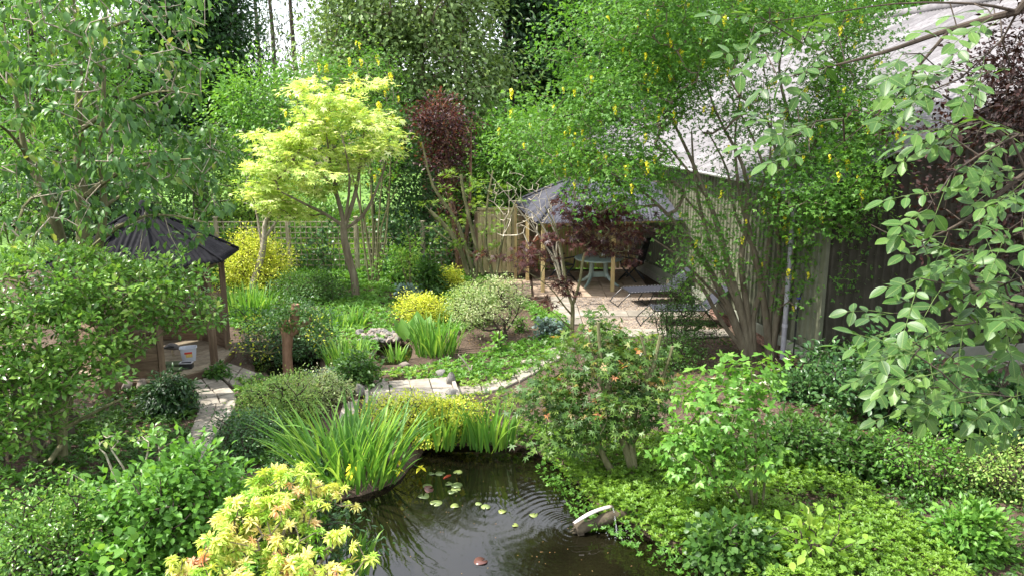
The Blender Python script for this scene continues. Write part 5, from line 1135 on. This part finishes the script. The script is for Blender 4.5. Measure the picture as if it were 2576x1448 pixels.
# broad skunk-cabbage leaves behind tallest clump
t = thing('broad_leaf_plant','huge upright paddle leaves beside the tallest sword clump','plant',G(1050,865).tolist())
for i,(dx,h,a,k) in enumerate(((-.25,.50,.4,1.),(-.12,.55,-.3,1.1),(.02,.62,.2,1.15),(.10,.5,-.6,.9),(-.36,.42,.9,.85))):
    tv,tf = T_oval(.26,.15,.10); me = mesh_np('leaf',tv*np.array((1,1,1)),tf,'leaf_bright',np.full(8,.7-.1*i),True); o = obj('leaf',me,t,(dx,.05*i,.05)); o.rotation_euler = (1.25,0,a); o.scale = (h,h,h)
# ---------------------------------------------------------------- right side
st = [limb(9.45,(1600,1235,.075),(1590,1180,.06),(1570,1120,.05),(1540,1040,.04),(1500,930,.022),(1480,840,.01)),limb(9.45,(1590,1240,.06),(1545,1190,.05),(1520,1150,.04),(1490,1080,.03),(1430,1010,.012)),limb(9.45,(1598,1200,.05),(1588,1120,.045),(1600,1020,.035),(1630,930,.02),(1610,840,.01)),
 limb(9.45,(1570,1120,.03),(1530,980,.025),(1510,880,.022),(1505,810,.020)),limb(9.45,(1600,1020,.03),(1640,930,.024),(1662,842,.022)),limb(9.45,(1588,1120,.03),(1650,1000,.02),(1692,870,.020))]
plant('green_maple','spreading dark green maple with orange-tipped leaves leaning over the pond','tree',G(1597,1237),st,
 [E(1300,1480,900,1060,9.6,.5),E(1400,1600,820,960,9.8,.6),E(1540,1700,850,1000,9.7,.5,.9),E(1360,1560,1000,1120,9.4,.5),E(1490,1690,960,1090,9.3,.5,.9),E(1340,1420,1080,1160,9.3,.25,.6),E(1470,1560,780,850,9.9,.3,.7)],
 330,12,'maple',.09,'leaf_maple','bark_green',cr=.09,flat=.5,hang=.45,nobj=300,rtip=.003,shell=.4)
st = [limb(8.5,(1900,1335,.022),(1890,1240,.019),(1870,1120,.014),(1840,1010,.008)),limb(8.5,(1895,1335,.02),(1850,1230,.016),(1790,1120,.01),(1740,1040,.005)),limb(8.5,(1905,1335,.02),(1900,1200,.016),(1900,1050,.012),(1890,930,.006)),limb(8.5,(1910,1335,.018),(1925,1200,.013),(1930,1080,.006))]
plant('trifoliate_shrub','fresh green three-leaved shrub with silvery new tips by the maple','shrub',G(1900,1338),st,
 [E(1700,1900,930,1080,8.5,.4),E(1820,1960,890,1020,8.6,.35),E(1650,1830,1060,1180,8.4,.35),E(1800,1960,1040,1180,8.4,.35),E(1690,1820,1150,1220,8.3,.25,.7)],
 170,7,'trifol8',.125,'leaf_bright','bark_green',cr=.09,hang=.35,nobj=300,flat=.7,rtip=.004,crown_name='foliage',rb=(.1,1),extra=('new_shoot','tuft',46,.06,'leaf_silver',0))
n = 60; P_ = np.array([D(rng.uniform(1690,1950),rng.uniform(900,1170),8.2) for _ in range(n)])
# pachysandra carpet
hol = [POND]
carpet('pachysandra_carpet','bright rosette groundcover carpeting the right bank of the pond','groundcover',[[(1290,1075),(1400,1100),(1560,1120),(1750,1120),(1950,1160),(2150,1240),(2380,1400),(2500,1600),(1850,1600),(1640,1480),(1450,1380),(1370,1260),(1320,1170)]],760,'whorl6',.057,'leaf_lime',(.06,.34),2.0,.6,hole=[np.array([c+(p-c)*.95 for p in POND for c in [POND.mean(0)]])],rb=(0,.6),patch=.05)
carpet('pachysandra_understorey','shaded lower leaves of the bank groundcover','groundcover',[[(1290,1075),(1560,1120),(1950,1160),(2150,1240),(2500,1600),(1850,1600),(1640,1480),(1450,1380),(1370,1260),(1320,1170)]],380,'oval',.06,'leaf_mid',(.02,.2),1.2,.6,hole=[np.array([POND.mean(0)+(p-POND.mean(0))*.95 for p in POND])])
for i,(x0,x1,yt,yb,lab,mt,tp,s) in enumerate(((1890,2080,1060,1190,'nettle patch behind the three-leaved shrub','leaf_mid','oval',.085),(2050,2250,1090,1210,'tall nettles between carpet and dark soil','leaf_mid','oval',.09),(2230,2460,1080,1250,'olive-green bush under the hanging walnut leaves','leaf_bright','oval',.06),(2420,2640,1110,1260,'yellow-tipped bush at the shady right border','leaf_olive','oval',.05),(2110,2400,850,1070,'dark glossy laurel under the barn gable','leaf_gloss','oval',.11),(2400,2640,960,1130,'dark rhododendron in deep shade right of the laurel','leaf_dark','oval',.12),(1960,2110,940,1010,'low glossy seedlings at the barn corner','leaf_gloss','oval',.08),(2020,2180,860,960,'thin evergreen sprays against the barn gable','leaf_gloss','oval',.08),(1640,1760,840,930,'twiggy weeds on the bare soil behind the maple','leaf_mid','lo',.05),(2380,2520,1290,1400,'pale dead-nettle at the carpet edge','leaf_bright','oval',.085),(1780,1930,1330,1430,'ivy-leaved patch at the foot of the three-leaved shrub','leaf_mid','round',.08),(1960,2140,1290,1460,'tall fresh palmate plant rising from the carpet','leaf_lime','oval',.13))):
    mound('undergrowth' if i < 2 else 'border_shrub' if i < 8 else 'border_plant',lab,x0,x1,yt,yb,(140 if i not in (4,5,11) else 190 if i != 11 else 34),15 if i != 11 else 6,tp,s,mt,cat='shrub' if i in (2,3,4,5,6,7) else 'plant',cr=.11 if i != 11 else .12,group='plants of the right border',deep=.6)
# copper tree on the right, its stem outside the view
st = [[(7.6,10.2,-.05,.16),(7.5,10.1,2,.13),(7.2,10.0,4,.09),(6.6,9.9,5.5,.05),(5.8,9.8,6.4,.02)],[(7.5,10.1,2,.08),(6.8,9.9,3.4,.06),(5.9,9.8,4.3,.03),(5.0,9.6,4.8,.012)],[(7.5,10.1,2.6,.07),(7.9,9.6,4.4,.05),(8.0,9.4,6,.02)]]
plant('copper_tree','dark copper-leaved tree shading the barn gable','tree',(7.6,10.2,0),st,[E(2300,2620,170,400,9.9,1.0,.5),E(2290,2720,330,600,10.6,1.0,1.2),E(2300,2800,560,780,10.6,.9,.8),(7.6,8.6,4.6,1.6,1.6,2.2,1.0),(7.9,11.4,4.9,1.9,1.7,1.0,2.2),E(2500,2900,0,250,10,1.2,.4),(7.6,10.0,6.2,2.0,2.0,1.6,.8),(7.8,9.2,3.8,1.4,1.6,1.4,.6)],750,28,'lo',.085,'leaf_copper','bark_dark',cr=.20,shell=.4)
plant('added_border_tree','dense dark tree added out of view on the right to shade the gable','tree',(9.2,6.3,0),[[(9.2,6.3,-.05,.22),(9.1,6.3,3,.17),(9.0,6.3,6,.06)]],[(9.2,6.3,4.2,2.2,2.4,3.4,1)],420,22,'lo',.17,'leaf_dark','bark_dark',cr=.32,shell=.4)  # unseen tree added beside the right border to darken the gable
plant('added_shade_hedge','tall evergreen hedge tree added out of view to shade the lower left','tree',(-9.9,9.6,0),[[(-9.9,9.6,-.05,.18),(-9.9,9.6,2.5,.14),(-9.8,9.6,5,.04)]],[(-9.9,9.6,2.8,1.4,2.6,2.9,1)],420,22,'lo',.15,'leaf_mid','bark_dark',cr=.3,shell=.4)  # unseen hedge, put here to throw shade over the lower left
plant('added_shade_tree','broad dark tree added out of view to shade the barn gable','tree',(10.5,9.0,0),[[(10.5,9,-.05,.25),(10.4,9,3,.2),(10.2,9,6,.12),(10,9,8.5,.04)]],[(10.2,9.6,5.5,2.8,2.6,3.2,1),(9.2,11,5.0,1.6,1.2,1.5,.6)],420,22,'lo',.19,'leaf_dark','bark_dark',cr=.35,shell=.4)  # out of view; added so its canopy keeps skylight off the gable
# walnut hanging in from the right
def walnut():
    d = 3.7; b = (4.3,3.6,0); t = thing('walnut_tree','walnut boughs with big pale oval leaflets hanging in at the right','tree',b)
    st = [[(4.3,3.6,-.05,.2),(4.25,3.6,2,.17),(4.1,3.6,4,.14),(3.8,3.7,5.6,.08),(3.2,3.8,6.6,.03)],
      [(4.1,3.6,4.0,.07),*[(*D(x,y,dd),r*.6) for x,y,dd,r in ((2720,10,3.7,.045),(2560,30,3.8,.03),(2390,75,3.9,.022),(2230,130,4.0,.015),(2080,170,4.1,.008),(1960,200,4.1,.004))]],
      [(4.15,3.6,3.4,.06),*[(*D(x,y,dd),r*.6) for x,y,dd,r in ((2760,330,3.6,.035),(2600,420,3.6,.022),(2450,540,3.6,.014),(2360,590,3.6,.009),(2290,610,3.6,.006),(2190,565,3.7,.003))]],
      [(4.2,3.6,2.6,.06),*[(*D(x,y,dd),r*.6) for x,y,dd,r in ((2760,640,3.5,.035),(2620,720,3.5,.02),(2500,760,3.5,.012),(2400,800,3.5,.007),(2330,850,3.5,.003))]],
      [*[(*D(x,y,dd),r*.6) for x,y,dd,r in ((2390,75,3.9,.014),(2300,180,3.9,.010),(2240,260,3.9,.006),(2080,390,4.0,.003))]],
      [*[(*D(x,y,dd),r*.6) for x,y,dd,r in ((2560,30,3.8,.014),(2450,10,3.8,.010),(2250,10,3.9,.006),(2050,40,4.0,.004),(1900,60,4.1,.003))]]]
    st = [smooth_line(s) for s in st]
    m = MB()
    for s in st[:1]: m.tube(s[:,:3],s[:,3].tolist(),10)
    m.build('trunk','bark_dark',t); m = MB()
    for s in st[1:]: m.tube(s[:,:3],s[:,3].tolist(),7)
    m.build('boughs','bark_dark',t)
    zones = [(1880,2110,5,140,4.1,11),(1960,2110,160,260,4.1,3),(1950,2140,250,390,4.0,8),(2200,2420,100,330,3.9,11),(2380,2600,20,200,3.8,8),(2380,2600,300,480,3.6,17),(2330,2600,480,640,3.55,12),(2300,2600,620,780,3.5,18),(2230,2600,780,930,3.5,28),(2300,2560,930,1020,3.45,12),(2450,2700,880,1080,3.4,8)]
    A = np.vstack([s[:,:3] for s in st[1:]]); tg = []
    for x0,x1,y0,y1,dd,n in zones:
        for _ in range(n): tg.append(D(rng.uniform(x0,x1),rng.uniform(y0,y1),dd+rng.normal()*.22))
    tg = np.array(tg); AA,PA,R,nl = grow(st[1:],tg,.0028,bend=.12,gravity=.3); V,F = tubes_edges(AA,PA,R,nl,5,.0025)
    obj('branches',mesh_np('branches',V-np.array(b),F,'bark_dark',smooth=True),t)['kind'] = 'stuff'
    pos=[];Rm=[];sc=[];rn=[]; rach = MB()
    for c in tg:
        for _ in range(1 if rng.random() < .6 else 2):
            ax = np.array((-.75+rng.normal()*.5,-.15+rng.normal()*.5,-.45+rng.normal()*.35)); ax /= np.linalg.norm(ax)
            up = np.array((rng.normal()*.3,-.35+rng.normal()*.3,1.)); fr = frames(ax[None],up[None])[0]; L = rng.uniform(.16,.26); q = rng.random()*.6
            rach.tube([c,c+ax*L*.5+np.array((0,0,.01)),c+ax*L],[.0022,.0018,.0012],4,False)
            nn = rng.integers(2,4)
            for k in range(nn):
                u = .30+.62*k/max(1,nn-1) if nn > 1 else .5
                for s in (-1,1):
                    dv = fr[:,0]*s*.95+ax*.35+rng.normal(size=3)*.15+np.array((0,0,-.15)); pos.append(c+ax*L*u*.95); Rm.append(frames(dv[None],(fr[:,2]+rng.normal(size=3)*.2)[None])[0]); sc.append(rng.uniform(.052,.078)*(.7+.5*u)); rn.append(min(.99,q+rng.random()*.4))
            pos.append(c+ax*L); dv = ax+rng.normal(size=3)*.12+np.array((0,0,-.2)); Rm.append(frames(dv[None],fr[:,2][None])[0]); sc.append(rng.uniform(.07,.10)); rn.append(min(.99,q+rng.random()*.4))
    rach.build('leaf_stalks','leaf_walnut',t)['kind'] = 'stuff'
    pos=np.array(pos);Rm=np.array(Rm);sc=np.array(sc);rn=np.array(rn)
    k = np.argsort(-sc/np.linalg.norm(pos-np.array((0,0,CAM_H)),axis=1))[:300]; ms = np.zeros(len(pos),bool); ms[k] = True
    leaf_objs('leaf','wal','leaf_walnut',t,pos[ms],Rm[ms],sc[ms],rn[ms])
    V,F,q = scatter('wal',pos[~ms]-np.array(b),Rm[~ms],sc[~ms],rn[~ms]); obj('crown',mesh_np('crown',V,F,'leaf_walnut',q,lco=np.tile(TPL['wal'][0],(len(V)//len(TPL['wal'][0]),1))),t)['kind']='stuff'
    # rest of the crown over the camera's right shoulder, out of the view
    n = 500; d_ = rng.normal(size=(n,3)); d_ /= np.linalg.norm(d_,axis=1,keepdims=True); P = np.array((4.9,3.2,5.6))+d_*np.array((1.7,2.2,1.8))*(rng.random(n)**.4)[:,None]
    P = P[(P[:,0] > .70*P[:,1]+.35)]; V,F,q = scatter('wal',P-np.array(b),frames(rng.normal(size=(len(P),3))+np.array((0,0,-.5)),np.tile((0,0,1.),(len(P),1))+rng.normal(size=(len(P),3))*.4),rng.uniform(.07,.12,len(P)),rng.random(len(P))); obj('crown',mesh_np('crown',V,F,'leaf_walnut',q,lco=np.tile(TPL['wal'][0],(len(V)//len(TPL['wal'][0]),1))),t)['kind']='stuff'
def T_leaf12(w=.27):
    ys = [0,.12,.3,.5,.7,.86,1]; ww = [0,.55,.92,1,.86,.5,0]; V = []; F = []
    for y,a in zip(ys,ww): V += [(-w*a,y,.06*a-.10*y*y),(0,y,-.10*y*y),(w*a,y,.06*a-.10*y*y)]
    for i in range(6):
        b = i*3; F += [(b,b+1,b+4),(b,b+4,b+3),(b+1,b+2,b+5),(b+1,b+5,b+4)]
    return np.array(V), np.array(F)
TPL['wal'] = T_leaf12()
walnut()
# ---------------------------------------------------------------- low ground growth
UP = [[(560,700),(900,690),(1200,720),(1170,800),(1010,840),(900,860),(800,830),(600,800)]]
carpet('weedy_groundcover','low green weeds under the golden maple and along the pools','weeds',[[(560,690),(1210,690),(1280,730),(1180,830),(1000,880),(800,900),(560,820)],[(1000,940),(1290,870),(1400,840),(1440,880),(1280,960),(1160,965),(950,955)],[(1280,740),(1420,800),(1440,850),(1380,850),(1330,800)]],215,'tuft',.09,'leaf_bright',(.01,.13),1.2,.5,hole=[POND,POOL,GULLY],patch=.12)
carpet('soil_seedlings','scattered seedlings on the bare soil','weeds',[[(1170,760),(1400,760),(1440,860),(1200,880)],[(1500,850),(1850,850),(2000,960),(2200,1090),(1950,1120),(1600,960)]],22,'tuft',.05,'leaf_bright',(.01,.04),1.2,.5,patch=.3)
carpet('bank_weeds','weeds on the shady bank left of the path','weeds',[[(290,990),(480,960),(500,1040),(450,1180),(330,1300),(130,1350),(60,1200),(200,1060)]],300,'tuft',.08,'leaf_mid',(.01,.14),1.2,.5,patch=.05)
carpet('shade_ivy','dark ivy-like growth in the shade by the picket fence','groundcover',[[(-80,1000),(120,960),(300,990),(330,1090),(200,1200),(60,1260),(-80,1260)]],150,'round',.07,'leaf_mid',(.01,.12),1.2,.5,patch=.1)
carpet('pool_side_growth','bright creeping growth with yellow tips behind the bridge','groundcover',[[(925,945),(1120,925),(1130,950),(925,962)],[(830,900),(945,930),(920,985),(830,960)],[(920,1010),(1180,1000),(1300,985),(1300,1040),(930,1060)],[(1160,960),(1290,950),(1280,975),(1160,985)]],210,'tuft',.06,'leaf_lime',(.02,.14),1.4,.5,hole=[POOL])
carpet('path_edge_growth','leafy growth along the garden path edge','weeds',[[(590,960),(700,960),(760,1080),(680,1190),(560,1180),(530,1120),(600,1040)],[(660,1080),(900,1090),(850,1230),(700,1210)]],220,'tuft',.075,'leaf_bright',(.01,.14),1.2,.5)
carpet('foreground_weeds','mixed leafy weeds in the near left corner','weeds',[[(-60,1180),(160,1200),(400,1250),(520,1180),(700,1240),(680,1600),(-100,1600)]],230,'tuft',.085,'leaf_bright',(.02,.25),1.2,.5,rb=(0,.7))
carpet('border_weeds','low weeds in the shaded right border','weeds',[[(2000,960),(2600,1000),(2700,1500),(2400,1450),(2150,1260),(1950,1150)]],150,'tuft',.085,'leaf_mid',(.01,.16),1.2,.5,patch=.2)
carpet('pond_bank_growth','small leaves trailing down the right pond bank','groundcover',[[(1370,1140),(1440,1195),(1490,1262),(1560,1302),(1650,1350),(1830,1440),(1790,1475),(1620,1398),(1530,1345),(1450,1300),(1410,1235),(1345,1180)]],300,'tuft',.05,'leaf_bright',(-.10,.06),1.0,.6,rb=(0,.8))
carpet('pond_lip_growth','bright leaves lining the lip of the right pond bank','groundcover',[[(1370,1120),(1450,1165),(1540,1240),(1620,1285),(1720,1335),(1900,1425),(1830,1452),(1650,1362),(1560,1312),(1490,1270),(1440,1205),(1365,1150)]],620,'whorl6',.055,'leaf_lime',(-.08,.16),1.0,.6,rb=(0,.8))
carpet('pond_debris','tiny leaf scraps floating on the dark pond','debris',[[(1090,1140),(1370,1170),(1470,1290),(1780,1448),(900,1448),(860,1330)]],9,'lo',.022,'litter',(-.147,-.146),30.,.2,tilt=.02)
carpet('far_bed_growth','green growth at the trellis foot','weeds',[[(380,640),(1190,645),(1200,700),(560,720),(400,760)]],150,'tuft',.12,'leaf_bright',(.02,.30),1.0,.6)
carpet('barn_foot_weeds','sparse weeds along the barn plinth','weeds',[[(1640,860),(1850,850),(2050,940),(2150,1000),(2080,1060),(1900,960)]],18,'tuft',.07,'leaf_mid',(.01,.1),1.2,.5)
carpet('pond_margin_growth','low green growth at the far pond margin','groundcover',[[(1050,1090),(1310,1085),(1400,1120),(1380,1165),(1300,1122),(1090,1126)],[(700,1200),(860,1220),(800,1290),(730,1330)]],160,'tuft',.06,'leaf_bright',(.0,.10),1.2,.5)
carpet('leaf_litter','brown fallen leaf litter strewn over the bare soil','litter',[[(1170,760),(1420,760),(1440,880),(1180,890)],[(1480,850),(1850,840),(2080,950),(2300,1100),(1950,1120),(1600,960)],[(100,1000),(480,960),(500,1100),(300,1300),(60,1250)]],60,'lo',.04,'litter',(.004,.012),3.,.3)
carpet('fern_fronds','pale fern fronds at the foot of the leggy shrub','fern',[[(330,1190),(420,1190),(420,1240),(330,1240)]],16,'fern',.30,'leaf_lime',(.05,.2),1.2,.4)
# climbers on the trellis
def climber(label, x0, x1, z1, n, mat, s):
    c = ((x0+x1)/2,22.13,0); t = thing('trellis_climber',label,'climber',c,'climbers on the trellis'); m = MB()
    for k in range(6): xx = rng.uniform(x0,x1); m.tube([(xx,22.13,0),(xx+rng.normal()*.15,22.12,z1*.4),(xx+rng.normal()*.3,22.13,z1*.9)],[.012,.009,.004],5)
    m.build('stem','bark_dark',t)
    cc = np.column_stack((rng.uniform(x0,x1,40),22.12+rng.normal(size=40)*.08,rng.random(40)*z1)); ci = rng.integers(0,40,n); P = cc[ci]+rng.normal(size=(n,3))*np.array((.14,.06,.14)); P[:,2] = np.maximum(P[:,2],.02)
    V,F,q = scatter('round',P-np.array(c),frames(rng.normal(size=(n,3))+np.array((0,-.4,-.4)),np.tile((0,-1.,.5),(n,1))+rng.normal(size=(n,3))*.4),s*rng.uniform(.7,1.2,n),rng.random(n)); obj('foliage',mesh_np('foliage',V,F,mat,q),t)['kind']='stuff'
climber('leafy climber thick on the left end of the trellis',-9.9,-7.6,1.8,900,'leaf_bright',.09)
climber('dark climber on the trellis panel left of the maple trunk',-6.0,-4.6,1.5,420,'leaf_gloss',.10)
climber('dark ivy crowding the trellis right of the coppiced stems',-3.6,-1.4,1.7,1200,'leaf_gloss',.10)
# bluebells and yellow flower spikes
for i,(x,y,d,lab) in enumerate(((180,1380,7.6,'bluebell spike beside the corner shrub'),(75,1400,7.4,'bluebell spike at the corner shrub foot'),(60,1375,7.5,'bluebell spike behind its neighbour by the picket fence'))):
    p = D(x,y,d); t = thing('bluebell',lab,'flower',(p[0],d,0),'bluebells in the near corner'); MB().tube([(p[0],d,0),(p[0],d,p[2]*.6),(p[0]+.02,d,p[2]+.04)],[.005,.004,.003],5).build('stalk','leaf_mid',t)
    tv,tf = TPL['raceme']; o = obj('flower',mesh_np('flower',tv,tf,'petal_blue',rng.random(len(tv))),t,(.02,0,p[2]+.04)); o.scale = (.12,)*3
for i,(x,y,d) in enumerate(((545,1320,7.5),(525,1345,7.4),(310,1385,7.2),(505,1390,7.0),(310,1395,7.1))):
    p = D(x,y,d); t = thing('yellow_loosestrife',['yellow flower spike touching the pink-tipped shrub among pointed leaves','yellow flower spike just below the one touching the pink-tipped shrub','taller yellow flower spike over the broad-leaved plant','yellow flower spike low beneath the pink-tipped rosettes','shorter yellow flower spike over the broad-leaved plant'][i],'flower',(p[0],d,0),'yellow flower spikes in the leafy mass'); MB().tube([(p[0],d,0),(p[0],d,p[2])],[.005,.003],5).build('stalk','leaf_mid',t)
    tv,tf = TPL['raceme']; o = obj('flower',mesh_np('flower',tv,tf,'petal_yellow',rng.random(len(tv))),t,(0,0,p[2]+.05)); o.scale = (.14,)*3
# bare cut twig by the bridge
b = G(1185,942); t = thing('cut_twig','bare forked cut stem sticking up behind the bridge','twig',b.tolist())
MB().tube([(b[0],b[1],-.02),(b[0]-.03,b[1],.12),(b[0]-.12,b[1],.26),(b[0]-.22,b[1],.38)],[.022,.018,.014,.012],7).build('stem','bark_pale',t)
MB().tube([(b[0]-.01,b[1],.02),(b[0]+.02,b[1],.18)],[.018,.014],7).build('fork','bark_pale',t)
print('TRIS', sum(sum(len(p.vertices)-2 for p in m.polygons[:1])*len(m.polygons) for m in bpy.data.meshes))
